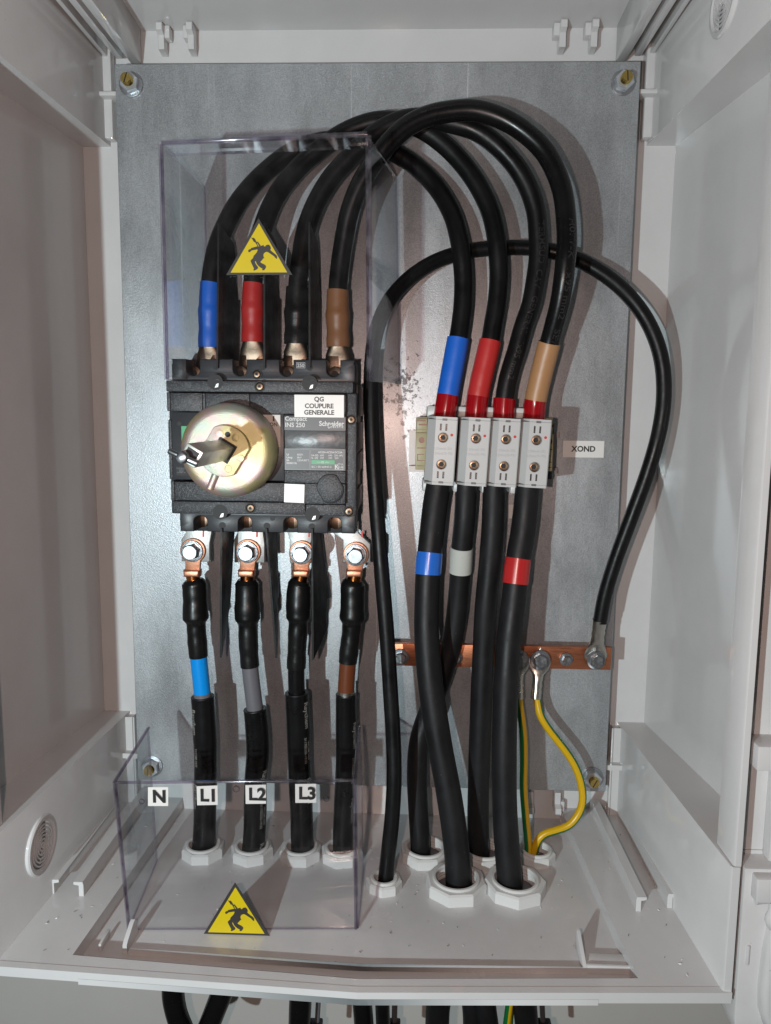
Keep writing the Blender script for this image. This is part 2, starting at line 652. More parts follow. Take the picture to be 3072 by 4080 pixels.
def prof(pts):
    """piecewise linear radius profile [(t, r), ...] with smooth steps"""
    def f(t):
        for (t0, r0), (t1, r1) in zip(pts, pts[1:]):
            if t <= t1:
                x = (t - t0) / max(t1 - t0, 1e-9)
                x = x * x * (3 - 2 * x)
                return r0 + (r1 - r0) * x
        return pts[-1][1]
    return f

# ================================================================== the setting
ZF, ZP = -.339, -.350            # floor of the box, gland plate a little lower
g = G().box(-1.2, 1.2, .062, .07, -1.0, .7)
solo('wall', g, 'wall_paint', None, None, (0, .062, -1), kind='structure')

cab = thing('electrical_cabinet', 'open light grey plastic electrical cabinet with its door swung to the right', 'cabinet', (0, .03, -.36))
EP = 'enclosure_plastic'
part('back_wall', G().box(-.262, .262, .025, .030, -.36, .36), EP, cab)
for s in (-1, 1):
    # side pocket between the corner posts, wider towards the door
    g = G().prism([(s * .2528, .025), (s * .267, -.10), (s * .2730, -.175), (s * .280, -.175), (s * .262, .025)], -.2536, .2536, 'XY')
    part('side_wall', g, EP, cab)
    xi = .2392 if s > 0 else .2412
    g = G().prism([(s * xi, -.175), (s * xi, -.1995), (s * (xi + .001), -.201), (s * (xi + .0046), -.201), (s * (xi + .0054), -.1995), (s * (xi + .0054), -.181), (s * .296, -.181), (s * .296, -.175)], -.2530, .2530, 'XY')
    part('front_rim', g, EP, cab)
    for z0, z1 in ((ZF - .0072, -.2535), (.2535, .358)):
        x0, x1 = s * .2285, s * .2378
        xe = s * .2800
        g = G().prism([(x0, .025), (x1, -.1995), (x1 + s * .001, -.201), (x1 + s * .0056, -.201), (x1 + s * .0066, -.1995), (x1 + s * .0066, -.181), (xe, -.181), (s * .262, .025)], z0, z1, 'XY')
        post = part('corner_post', g, EP, cab)
        zz = z1 if z0 < 0 else z0
        sg = -1 if z0 < 0 else 1
        # shelf rib and fillet strip behind the mounting plate
        g = G().box(min(s * .214, s * .230), max(s * .214, s * .230), .006, .024, zz + sg * .034, zz + sg * .0375, .0006)
        g.box(min(s * .222, s * .230), max(s * .222, s * .230), .014, .0248, zz + sg * .003, zz + sg * .085, .0015)
        part('shelf_rib', g, EP, post)
g = G().prism([(.025, .3465), (-.2005, .3562), (-.2005, .3620), (.025, .3620)], -.262, .262, 'YZ')
part('ceiling', g, EP, cab)
# ceiling channels in both top corners
for s in (-1, 1):
    g = G()
    xs = lambda a, b: (min(s * a, s * b), max(s * a, s * b))
    a, b = xs(.1985, .2065); g.box(a, b, -.17, .022, .3175, .3580, .0012)
    a, b = xs(.2065, .2120); g.box(a, b, -.17, .019, .3275, .3580, .0008)
    a, b = xs(.2120, .2180); g.box(a, b, -.17, .016, .3200, .3580, .0012)
    a, b = xs(.2245, .2284); g.box(a, b, -.17, .016, .3215, .3580, .0008)
    part('ceiling_rail', g, EP, cab)

# floor with its opening; the front edge bulges towards the middle
FE = [(-.2440, -.1990), (.004, -.2115), (.2435, -.2010)]
g = G()
inn = [(-.1905, -.1875), (.004, -.2005), (.1872, -.1915)]
g.prism([FE[0], FE[1], FE[2], (.2435, inn[2][1]), inn[2], inn[1], inn[0], (-.2440, inn[0][1])], ZF - .005, ZF, 'XY', bev=0)
g.prism([(-.2435, .025), (-.2435, inn[0][1]), inn[0], (-.1800, .025)], ZF - .005, ZF, 'XY')
g.prism([(.2435, .025), (.2435, inn[2][1]), inn[2], (.1790, .025)], ZF - .005, ZF, 'XY')
# step down to the gland plate
ring = [(-.1800, .0248), inn[0], inn[1], inn[2], (.1790, .0248)]
for a, b in zip(ring, ring[1:]):
    d = (Vector(b) - Vector(a)).normalized()
    o = Vector((d.y, -d.x)) * .003
    g.prism([a, b, (b[0] + o.x, b[1] + o.y), (a[0] + o.x, a[1] + o.y)], ZP - .003, ZF - .0005, 'XY')
floor = part('floor', g, EP, cab)
g = G()
for (a, b) in zip(FE, FE[1:]):
    g.prism([(a[0], a[1] - .0012), (b[0], b[1] - .0012), (b[0], b[1] + .004), (a[0], a[1] + .004)], ZF - .0042, ZF + .0004, 'XY')
    g.prism([(a[0], a[1]), (b[0], b[1]), (b[0], b[1] + .004), (a[0], a[1] + .004)], ZF - .0048, ZF - .0042, 'XY')
part('front_lip', g, EP, cab)
fy = lambda x: FE[0][1] + (FE[1][1] - FE[0][1]) * (x - FE[0][0]) / (FE[1][0] - FE[0][0]) if x < .004 else FE[1][1] + (FE[2][1] - FE[1][1]) * (x - .004) / (FE[2][0] - .004)
g = G()
for a, b in ((-.1800, .004), (.004, .1580)):
    g.prism([(a, fy(a) - .0008), (b, fy(b) - .0008), (b, fy(b) + .004), (a, fy(a) + .004)], ZF - .0088, ZF - .0048, 'XY')
part('lower_lip', g, EP, cab)
g = G().prism([(.1581, fy(.158) - .0005), (.2435, fy(.2435) - .0005), (.2435, fy(.2435) + .004), (.1581, fy(.158) + .004)], ZF - .0075, ZF - .0048, 'XY')
part('lower_lip', g, EP, cab)
g = G().prism([(-.2440, fy(-.2440) - .0005), (-.1801, fy(-.18) - .0005), (-.1801, fy(-.18) + .004), (-.2440, fy(-.2440) + .004)], ZF - .0070, ZF - .0048, 'XY')
part('lower_lip', g, EP, cab)
# gland plate with its rim, front ridge, fins and corner bracket
g = G().prism([(-.1925, .0249), (-.1915, inn[0][1] - .0015), (.004, inn[1][1] - .0015), (.1885, inn[2][1] - .0015), (.1895, .0249)], ZP - .003, ZP, 'XY')
gp = part('gland_plate', g, 'cover_plastic', cab)
g = G()
for a, b in zip([(-.158, -.1712), (.004, -.1790)], [(.004, -.1790), (.1585, -.1748)]):
    g.prism([(a[0], a[1] - .0008), (b[0], b[1] - .0008), (b[0], b[1] + .0008), (a[0], a[1] + .0008)], ZP, ZP + .0042, 'XY')
part('plate_ridge', g, 'cover_plastic', gp)
g = G().prism([(-.1712, ZP), (-.1712, ZP + .0065), (-.1690, ZP + .0085), (-.1575, ZP + .0140), (-.1545, ZP + .0145), (-.1520, ZP + .012), (-.1490, ZP)], -.1632, -.1598, 'YZ', bev=.0009)
part('plate_fin', g, 'cover_plastic', gp)
g = G().prism([(-.1750, ZP), (-.1750, ZP + .0045), (-.1530, ZP + .0150), (-.1505, ZP + .0150), (-.1490, ZP)], .1555, .1580, 'YZ', bev=.0007)
g.box(.1580, .1885, -.1753, -.1728, ZP, ZP + .0062, .0006)
g.box(.1580, .1880, -.1728, -.1600, ZP + .0015, ZP + .0040, .0005)
part('plate_fin', g, 'cover_plastic', gp)
g = G().box(-.1805, -.1785, -.1700, -.1540, ZP, ZP + .006, .0005)
part('plate_rib', g, 'cover_plastic', gp)


# slide rails with a hooked lip on the floor
def rail(x, s, y0, h=.0115):
    g = G()
    g.prism([(x - s * .0019, ZF), (x - s * .0019, ZF + h - .002), (x - s * .0012, ZF + h), (x + s * .0058, ZF + h), (x + s * .0058, ZF + h - .0022),
             (x + s * .0019, ZF + h - .0030), (x + s * .0019, ZF)], y0, .021, 'XZ', bev=.0003, seg=1)
    part('slide_rail', g, EP, cab)


rail(.2075, 1, -.1240)
rail(.2322, 1, -.1190)
rail(-.2118, -1, -.1260)
rail(-.2355, 1, -.1240)
# hooks along the top and the bottom of the back wall
def hook(x, z, s, flip):
    g = G()
    pr = [(.0245, 0), (.0095, 0), (.0085, .0012), (.0085, .0065), (.0135, .0085), (.0135, .0195), (.0245, .0205)]
    g.prism([(y, z - flip * h) for y, h in pr], x - .0026, x + .0026, 'YZ', bev=.0005, seg=1)
    g.box(*sorted((x, x + s * .007)), .015, .0245, min(z, z - flip * .010), max(z, z - flip * .010), .0008)
    part('wall_hook', g, EP, cab)


for x, s in ((-.1790, 1), (-.1540, -1), (.1530, -1), (.1785, -1)):
    hook(x, .3462, s, 1)
for x, s in ((-.1560, 1), (.1490, -1), (.1740, 1)):
    hook(x, ZF + .001, s, -1)

# round breather vents in the corner posts
def vent(s, y, z, r=.0215):
    x = s * (.2285 + (.025 - y) * .0415)
    ax = Vector((-s, 0, 0))
    c = Vector((x, y, z))
    root = part('vent', G().ring(c, ax, [(-.001, r), (.0012, r), (.0022, r - .001), (.0022, r - .0035), (.001, r - .005), (-.001, r - .005)], 56), EP, cab)
    part('vent_backing', G().cyl(c + ax * .0001, c + ax * .0003, r - .0045, seg=48), 'grey_core', root)
    q = r - .0062
    while q > .0015:
        part('vent_ring', G().ring(c, ax, [(.0002, q), (.0016, q), (.0016, q - .0012), (.0002, q - .0012)], 48), EP, root)
        q -= .0026
    g = G()
    for a in (0, 2.1, 4.2):
        d = Vector((0, math.cos(a), math.sin(a)))
        n = Vector((0, -math.sin(a), math.cos(a)))
        for t in (.0035, .009):
            p = c + d * t
            g.flat([p + n * .0008 + ax * .0015, p - n * .0008 + ax * .0015, p - n * .0008 + d * .004 + ax * .0015, p + n * .0008 + d * .004 + ax * .0015])
    part('vent_spoke', g, EP, root)


vent(-1, -.1365, -.2915)
vent(1, -.1130, .2960)

# the opened door at the right edge
g = G().box(.2590, .34, -.180, -.1735, -.256, .33, .001)
g.box(.2660, .2700, -.190, -.180, -.256, -.188, .001)
g.box(.2745, .34, -.194, -.180, -.256, -.188, .002)
door = part('door', g, 'cover_plastic', cab)
g = G().prism([(.2478, -.3600), (.2478, -.2560), (.34, -.2560), (.34, -.3780), (.2600, -.3780), (.2530, -.3750), (.2490, -.3690)], -.198, -.1735, 'XZ', bev=.0015)
low = part('door_corner', g, 'cover_plastic', door)
g = G().prism([(.2640, -.290), (.2618, -.310), (.2608, -.335), (.2618, -.350), (.2660, -.362), (.2750, -.369), (.34, -.371), (.34, -.285), (.268, -.285)], -.206, -.1975, 'XZ', bev=.004, seg=4)
part('door_bulge', g, 'cover_plastic', low)
part('hinge_bracket', G().box(.2495, .34, -.200, -.1800, -.1905, -.1745, .0012), 'cover_plastic', door)
part('hinge_bracket', G().box(.2520, .34, -.206, -.1975, -.2740, -.2580, .0012), 'cover_plastic', door)
g = G().cyl((.2625, -.199, -.1665), (.275, -.196, -.1650), .0038, seg=20, bev=.001)
g.cyl((.2670, -.196, -.175), (.2670, -.196, -.165), .0022, seg=16)
part('latch_knob', g, 'cover_plastic', door)
g = G().lathe((.2630, -.204, -.2745), (0, 0, -1), [(0, .0022), (.003, .0018), (.006, .0022), (.009, .0034), (.0125, .0036), (.016, .0024), (.0185, .0005)], 20)
g.lathe((.2545, -.2005, -.2755), (1, 0, -.15), [(0, .0030), (.002, .0022), (.008, .0008)], 16)
part('hinge_pin', g, 'cover_plastic', door)
part('door_rib', G().box(.2522, .2540, -.1995, -.1975, -.3215, -.3080, .0006), 'cover_plastic', low)

# ================================================================== mounting plate and its studs
W2, H2 = .2135, .3094
g = G().box(-W2, W2, 0, .002, -H2, H2, .0005, 1)
plate = solo('mounting_plate', g, 'zinc', 'galvanised steel mounting plate covering the back of the cabinet', 'mounting plate', (0, .002, -H2))


def hexprism(g, c, ax, r, h, rot=0, mi=0):
    c, ax = Vector(c), Vector(ax)
    g.cyl(c, c + ax * h, r, seg=6, mi=mi, rot=rot)


def stud(x, z, rot, lean, length, label):
    t = thing('stud_bolt', label, 'bolt', (x, 0, z), 'studs holding the mounting plate')
    ax = Vector((0, -1, 0))
    c = Vector((x, 0, z))
    part('washer', G().cyl(c, c + ax * .0014, .0098, seg=32, bev=.0003), 'steel', t)
    g = G()
    g.lathe(c + ax * .0014, ax, [(0, .0078), (.0052, .0078), (.0060, .0070)], 6, a=(math.cos(rot), 0, math.sin(rot)))
    part('nut', g, 'nut_zinc', t, smooth=20)
    e = c + ax * length + Vector(lean)
    d = (e - c).normalized()
    pr = [(0, .0042)]
    n = 5
    for i in range(n):
        h = .006 + (length - .008) * i / n
        pr += [(h, .0045), (h + (length - .008) / n * .5, .0041)]
    pr += [(length - .0012, .0045), (length, .0039)]
    part('stud', G().lathe(c, d, pr, 24), 'brass', t, smooth=25)
    s = Vector((math.cos(rot + .9), 0, math.sin(rot + .9))) * .0039
    w = Vector((-math.sin(rot + .9), 0, math.cos(rot + .9))) * .0004
    q = c + d * length + ax * .0001
    part('slot', G().flat([q - s - w, q + s - w, q + s + w, q - s + w]), 'dark_recess', t)


stud(*[U(278, 176, -.006)[i] for i in (0, 2)], .35, (0, 0, 0), .0135, 'brass stud with zinc nut at the upper left corner of the plate')
stud(*[U(1351, 172, -.006)[i] for i in (0, 2)], .75, (0, 0, 0), .0135, 'brass stud with zinc nut at the upper right corner of the plate')
stud(*[U(1281, 1684, -.004)[i] for i in (0, 2)], .2, (0, 0, 0), .0125, 'brass stud with zinc nut at the lower right corner beside the striped wire')
stud(*[U(326, 1659, -.004)[i] for i in (0, 2)], .6, (0, 0, 0), .0125, 'brass stud with zinc nut seen behind the lower clear cover')

# ================================================================== switch-disconnector
sw = thing('switch_disconnector', 'black four pole switch-disconnector with round plated drive and white QG label', 'switch', (-.0785, 0, -.065))
SP, SS = 'switch_plastic', 'switch_smooth'


def sx(zx, Y):
    return U(325.4 + zx * .2930, 732 + 800 * .2930, Y).x


def sz(zy, Y):
    return U(325.4 + 800 * .2930, 732 + zy * .2930, Y).z


def SB(g, x0, x1, y0, y1, Yf, Yb, bev=.0006, mi=0):
    """box whose front face at depth Yf covers the given crop pixels of the switch"""
    return g.box(sx(x0, Yf), sx(x1, Yf), Yf, Yb, sz(y1, Yf), sz(y0, Yf), bev, 2, mi)


YB, YM, YR = -.068, -.0815, -.0865
part('body', SB(G(), 142, 1508, 315, 1298, YB, -.0005, .001), SS, sw)
# terminal covers with a U-shaped notch for each pole
def notch_poly(x0, x1, ya, yb, cs, w, depth, Y, up):
    """outline along the top (up) or the bottom edge with rounded notches"""
    X = lambda q: sx(q, Y)
    Z = lambda q: sz(q, Y)
    pts = [(X(x0), Z(yb)), (X(x0), Z(ya + (38 if up else -38))), (X(x0 + 9), Z(ya + (28 if up else -28))), (X(x0), Z(ya))]
    for c in cs:
        pts.append((X(c - w), Z(ya)))
        d = depth if up else -depth
        for k in range(9):
            a = PI * k / 8
            pts.append((X(c - w * math.cos(a)), Z(ya + d * (.62 + .38 * math.sin(a)))))
        pts.append((X(c + w), Z(ya)))
    pts += [(X(x1), Z(ya)), (X(x1 - 9), Z(ya + (28 if up else -28))), (X(x1), Z(ya + (38 if up else -38))), (X(x1), Z(yb))]
    return pts


NU = (325, 665, 1005, 1347)
NL = (355, 688, 1028, 1358)
YT = -.0735
part('terminal_cover', G().prism(notch_poly(170, 1505, 152, 318, NU, 50, 125, YT, True), YT, -.052, bev=.0007), SS, sw)
part('terminal_cover', G().prism(notch_poly(202, 1512, 1428, 1285, NL, 51, 118, YT, False), YT, -.052, bev=.0007), SS, sw)
g = SB(G(), 175, 1500, 158, 330, -.046, -.001)
g2 = SB(G(), 205, 1505, 1280, 1425, -.046, -.001)
part('terminal_base', g, SS, sw)
part('terminal_base', g2, SS, sw)
# pole walls between the terminals
for a, c in ((180, 272), (378, 612), (718, 952), (1058, 1296), (1398, 1500)):
    part('pole_wall', SB(G(), a, c, 160, 320, -.0530, -.040, .0004), SS, sw)
for a, c in ((206, 302), (408, 634), (742, 974), (1082, 1304), (1412, 1508)):
    part('pole_wall', SB(G(), a, c, 1290, 1422, -.0530, -.040, .0004), SS, sw)
for c in NU:
    p = Vector((sx(c + 18, -.05), -.05, sz(262, -.05)))
    part('terminal_screw', G().cyl(p + Vector((0, .006, 0)), p + Vector((0, -.006, 0)), .0062, seg=24, bev=.0008), 'lug_dark', sw)
    part('screw_socket', G().cyl(p + Vector((0, -.0052, 0)), p + Vector((0, -.0062, 0)), .0032, seg=6), 'dark_recess', sw)
for c in NL:
    p = Vector((sx(c + 18, -.048), -.048, sz(1340, -.048)))
    part('terminal_screw', G().cyl(p + Vector((0, .006, 0)), p + Vector((0, -.004, 0)), .0060, seg=24, bev=.0008), 'lug_dark', sw)
# front covers: frame strips and the raised centre
part('upper_strip', SB(G(), 125, 1492, 312, 395, YM, YB - .0002, .0008), SP, sw)
part('side_strip', SB(G(), 1440, 1518, 396, 1296, YM, YB - .0002, .0008), SP, sw)
part('lower_strip', SB(G(), 150, 1138, 1206, 1296, YM, YB - .0002, .0008), SP, sw)
part('lower_strip', SB(G(), 1141, 1439, 1216, 1300, YM, YB - .0002, .0008), SP, sw)
part('edge_strip', SB(G(), 127, 153, 398, 540, YM, YB - .0002, .0008), SP, sw)
part('edge_strip', SB(G(), 132, 158, 602, 1045, YM, YB - .0002, .0008), SP, sw)
part('edge_strip', SB(G(), 140, 168, 1055, 1204, YM, YB - .0002, .0008), SP, sw)
part('front_panel', SB(G(), 154, 388, 404, 541, YR, YB - .0003, .0006), SP, sw)
part('front_panel', SB(G(), 411, 734, 406, 543, YR, YB - .0003, .0006), SP, sw)
part('front_panel', SB(G(), 390, 409, 406, 541, YR + .0006, YB - .0003, .0003), SP, sw)
part('front_panel', SB(G(), 736, 1438, 408, 553, YR, YB - .0003, .0006), SP, sw)
part('front_panel', SB(G(), 158, 985, 546, 1046, YR, YB - .0003, .0006), SS, sw)
part('front_panel', SB(G(), 986, 1438, 556, 967, YR, YB - .0003, .0005), SS, sw)
part('front_panel', SB(G(), 986, 1438, 969, 1060, YR, YB - .0003, .0005), SP, sw)
part('front_panel', SB(G(), 170, 1132, 1062, 1200, YR, YB - .0003, .0006), SP, sw)
part('front_panel', SB(G(), 1134, 1438, 1062, 1213, YR, YB - .0003, .0006), SP, sw)
# side of the switch: stacked ribs
for a, c in ((330, 560), (610, 820), (840, 980), (1110, 1250)):
    part('side_rib', G().box(sx(1520, -.07) - .0012, sx(1520, -.07) + .0008, -.066, -.012, sz(c, -.07), sz(a, -.07), .0004), SS, sw)


def sp(zx, zy, Y):
    return Vector((sx(zx, Y), Y, sz(zy, Y)))


def screw(zx, zy, Y, r, m='steel', n=6):
    c = sp(zx, zy, Y)
    s = part('cover_screw', G().lathe(c + Vector((0, .001, 0)), (0, -1, 0), [(0, r), (.0014, r), (.0022, r * .8), (.0024, r * .55)], 28), 'lug_dark', sw)
    g = G()
    pts = []
    for k in range(2 * n):
        rr = r * (.52 if k % 2 == 0 else .30)
        pts.append((c.x + rr * math.cos(PI * k / n + .2), c.z + rr * math.sin(PI * k / n + .2)))
    g.prism(pts, c.y - .0015, c.y - .0005 - .001 - .0001)
    part('screw_socket', G().flat([(x, c.y - .00145, z) for x, z in pts]), 'dark_recess', s)
    part('screw_recess', G().ring(c, (0, -1, 0), [(.0002, r * 1.32), (.0006, r * 1.32), (.0006, r * 1.02), (.0002, r * 1.02)], 28), 'dark_recess', s)


for a in ((810, 352, YM, .0031), (732, 1250, YM, .0033), (1465, 1265, YM, .0033), (1480, 590, YM, .0032)):
    screw(*a)
screw(790, 262, YT - .0006, .0030)
for zx, zy in ((485, 322), (1175, 325), (505, 1282), (1192, 1290)):
    c = sp(zx, zy, YM)
    h = part('screw_well', G().cyl(c + Vector((0, -.0001, 0)), c + Vector((0, .004, 0)), .0058, seg=28), 'dark_recess', sw)
    c = sp(zx, zy, YM - .0004)
    part('screw_glint', G().flat([c + Vector((-.0005, 0, -.0042)), c + Vector((.0022, 0, -.0036)), c + Vector((.0026, 0, -.0008)), c + Vector((.0008, 0, -.0014))]), 'plate_tin', h)  # flat pale sliver drawn as the glint of metal down in the well
c = sp(895, 1322, YT)
part('blind_hole', G().cyl(c + Vector((0, -.0002, 0)), c + Vector((0, .003, 0)), .0020, seg=20), 'dark_recess', sw)
for zx, zy in ((492, 207), (832, 207), (1175, 207), (520, 1380), (852, 1380), (1188, 1380)):
    c = sp(zx, zy, YT)
    part('barrier_slot', G().cyl(c + Vector((0, -.0002, 0)), c + Vector((0, .003, 0)), .0026, seg=24), 'dark_recess', sw)
# seal window, hole, green flag, on sticker
c = sp(216, 632, YR)
part('small_hole', G().cyl(c + Vector((0, -.0001, 0)), c + Vector((0, .003, 0)), .0016, seg=24), 'dark_recess', sw)
part('indicator_flag', SB(G(), 230, 420, 650, 800, YR - .0002, YR + .001, 0), 'label_green', sw)
g = SB(G(), 185, 300, 950, 1016, YR - .00015, YR + .001, 0)
w = part('seal_window', g, 'dark_recess', sw)
g = SB(G(), 188, 256, 958, 966, YR - .0005, YR, 0); SB(g, 188, 256, 990, 998, YR - .0005, YR, 0); SB(g, 205, 240, 968, 988, YR - .0003, YR, 0)
part('window_bars', g, SP, w)
st = part('on_sticker', SB(G(), 820, 958, 560, 796, YR - .0003, YR + .0005, 0), 'beige_label', sw)
g = G()
SB(g, 903, 915, 566, 608, YR - .0005, YR - .0004, 0)
put_text(g, 'ON', .0038, sp(908, 632, YR - .0005), .015)
part('lettering', g, 'ink', st)
# knockout cap
c = sp(1326, 1098, YR)
pts = []
for k in range(40):
    a = 2 * PI * k / 40
    x, z = math.cos(a), math.sin(a)
    d = x * math.cos(.55) + z * math.sin(.55)
    if abs(d) > .88:
        f = .88 / abs(d)
        x, z = x * f, z * f
    pts.append((x, z))
part('knockout_rim', G().prism([(c.x + x * .0105, c.z + z * .0112) for x, z in pts], YR - .0012, YR + .001, bev=.0010), SS, sw)
part('knockout_cap', G().prism([(c.x + x * .0090, c.z + z * .0096) for x, z in pts], YR - .0016, YR + .001, bev=.0002), SP, sw)
# nameplate
part('nameplate', SB(G(), 988, 1437, 572, 672, YR - .0003, YR + .0005, 0), 'nameplate', sw)
npw = part('label_window', SB(G(), 990, 1437, 675, 800, YR - .0006, YR + .0005, .0003), 'window_film', sw)
rp = part('rating_plate', SB(G(), 988, 1437, 806, 966, YR - .0003, YR + .0005, 0), 'nameplate', sw)
YL = YR - .0005
nameplate = bpy.data.objects['nameplate']
g = G()
put_text(g, 'Compact', .0044, sp(992, 588, YL), .018, 'LEFT')
put_text(g, 'INS 250', .0046, sp(992, 634, YL), .018, 'LEFT')
part('lettering', g, 'white_print', nameplate)
g = G()
put_text(g, 'Schneider', .0050, sp(1425, 622, YL), .030, 'RIGHT', .93)
put_text(g, 'Electric', .0030, sp(1423, 643, YL), .012, 'RIGHT', spacing=1.18)
c = sp(1322, 640, YL)
for k in range(2):
    q = c + Vector((.0009 * (1 if k else -1) * .5, 0, .0009 * (1 if k else -1) * .6))
    n = 14
    for i in range(n):
        a0, a1 = PI * (k + .1) + 4.4 * i / n, PI * (k + .1) + 4.4 * (i + 1) / n
        g.flat([(q.x + rr * math.cos(a) * .9, YL, q.z + rr * math.sin(a)) for rr, a in ((.0012, a0), (.0012, a1), (.0007, a1), (.0007, a0))])
part('brand_mark', g, 'white_print', nameplate)


def frame(g, x0, x1, y0, y1, Y, t=3):
    for a in ((x0, x1, y0, y0 + t), (x0, x1, y1 - t, y1), (x0, x0 + t, y0 + t, y1 - t), (x1 - t, x1, y0 + t, y1 - t)):
        SB(g, *a, Y, Y + .0001, 0)


g = G()
frame(g, 992, 1173, 810, 961, YL)
frame(g, 1178, 1428, 812, 961, YL)
part('rating_border', g, 'grey_print', rp)
g = G()
for zy, a, b in ((852, 'Ui', '800V'), (873, 'Uimp', '8kV'), (893, 'Ith', '250A/60°C'), (914, '50/60 Hz', '')):
    put_text(g, a, .0021, sp(1001, zy, YL), .03, 'LEFT')
    if b:
        put_text(g, b, .0021, sp(1081, zy, YL), .01, 'LEFT')
for zx, a, b, d in ((1264, 'AC22A', '690', '250'), (1325, 'AC23A', '690', '250'), (1386, 'DC23A', '250 (4P)', '250')):
    put_text(g, a, .0019, sp(zx, 832, YL), .03)
    put_text(g, b, .0019, sp(zx, 855, YL), .01)
    put_text(g, d, .0019, sp(zx - (15 if zx == 1386 else 0), 874, YL), .01)
put_text(g, 'Ue (V)', .0019, sp(1186, 855, YL), .025, 'LEFT')
put_text(g, 'Ie  (A)', .0019, sp(1186, 874, YL), .025, 'LEFT')
put_text(g, 'IEC / EN 60947-3', .0021, sp(1186, 940, YL), .012, 'LEFT')
put_text(g, 'K', .0046, sp(1374, 939, YL), .02)
put_text(g, 'EMA\nEUR', .0021, sp(1401, 931, YL), .01)
frame(g, 1359, 1421, 920, 958, YL, 2)
part('lettering', g, 'white_print', rp)
part('green_bar', SB(G(), 1186, 1358, 890, 920, YL, YL + .0001, 0), 'label_green', rp)
g = G()
YL2 = YL - .0001
for a in ((1226, 1262, 904, 906), (1260, 1262, 897, 913), (1300, 1318, 906, 908), (1262, 1264, 903, 908)):
    SB(g, *a, YL2, YL2 + .00005, 0)
c = sp(1271, 905, YL2)
for i in range(16):
    a0, a1 = 2 * PI * i / 16, 2 * PI * (i + 1) / 16
    g.flat([(c.x + r * math.cos(a), YL2, c.z + r * math.sin(a)) for r, a in ((.0008, a0), (.0008, a1), (.0005, a1), (.0005, a0))])
a_, b_ = sp(1288, 909, YL2), sp(1302, 902, YL2)
g.flat([a_, b_, b_ + Vector((0, 0, .0003)), a_ + Vector((0, 0, .0003))])
part('switch_symbol', g, 'white_print', rp)
# white adhesive label and the blank square sticker
lb = part('paper_label', SB(G(), 1062, 1425, 410, 575, YR - .0007, YR + .0002, 0), 'white_label', sw, label='white label reading QG COUPURE GENERALE')
g = G()
for t, zy in (('QG', 443), ('COUPURE', 493), ('GENERALE', 541)):
    put_text(g, t, .0047, sp(1243, zy, YR - .0009), .03, 'CENTER', 1.0)
part('lettering', g, 'ink', lb)
c = sp(1058, 1137, YR - .0005)
part('square_sticker', G().box(c.x - .0076, c.x + .0076, c.y, c.y + .0006, c.z - .0070, c.z + .0070, 0, M=Matrix.Translation(c) @ Matrix.Rotation(.03, 4, 'Y') @ Matrix.Translation(-c)), 'white_label', sw)
g = G()
put_text(g, 'N', .0062, sp(287, 348, YM - .0003), .01)
part('moulded_letter', g, 'nameplate', sw)
pl = part('current_badge', SB(G(), 1078, 1142, 172, 214, YT - .0004, YT + .0005, 0), 'nameplate', sw)
g = G()
put_text(g, '250', .0036, sp(1110, 195, YT - .0006), .012)
frame(g, 1078, 1142, 172, 214, YT - .0006, 2)
part('lettering', g, 'white_print', pl)

# rotary drive: plated cup, flange and square extension shaft
dc = U(325.4 + 600 * .293, 732 + 818 * .293, -.092)
dc.y = -.0868
AX = Vector((0, -1, 0))
drive = part('drive_cup', G().lathe(dc, AX, [(0, .0335), (.004, .0345), (.016, .0345), (.0195, .0338), (.0222, .0318), (.0238, .0288), (.0243, .0262), (.0243, 0)], 72), 'passivated_zinc', sw)
fc = dc + AX * .0243
pts = []
for k in range(64):
    a = 2 * PI * k / 64
    x, z = math.cos(a), math.sin(a)
    d = x * math.cos(-.55) + z * math.sin(-.55)
    if abs(d) > .80:
        f = .80 / abs(d)
        p_ = Vector((x, z)) - Vector((math.cos(-.55), math.sin(-.55))) * (d - math.copysign(.80, d))
        x, z = p_.x, p_.y
    pts.append((x, z))
part('drive_flange', G().prism([(fc.x + x * .0185, fc.z + z * .0185) for x, z in pts], fc.y - .0055, fc.y + .0002, bev=.0007), 'passivated_zinc', drive)
YF = fc.y - .0055
for a in (.3, 1.25, 2.2, 3.44, 4.4, 5.35):
    q = Vector((fc.x + .0128 * math.cos(a + .55), YF, fc.z + .0128 * math.sin(a + .55)))
    part('rivet', G().cyl(q, q + AX * .0004, .0027, seg=24, bev=.00015), 'passivated_zinc', drive)
q = Vector((fc.x + .003, YF, fc.z + .0118))
part('drive_hole', G().cyl(q, q + AX * .0001, .0020, seg=24), 'dark_recess', drive)
a = -1.98
q0 = fc + Vector((math.cos(a) * .0165, -.0003, math.sin(a) * .0165))
q1 = fc + Vector((math.cos(a) * .0300, .0003, math.sin(a) * .0300))
part('drive_rod', G().cyl(q0, q1, .0028, seg=20), 'passivated_zinc', drive)
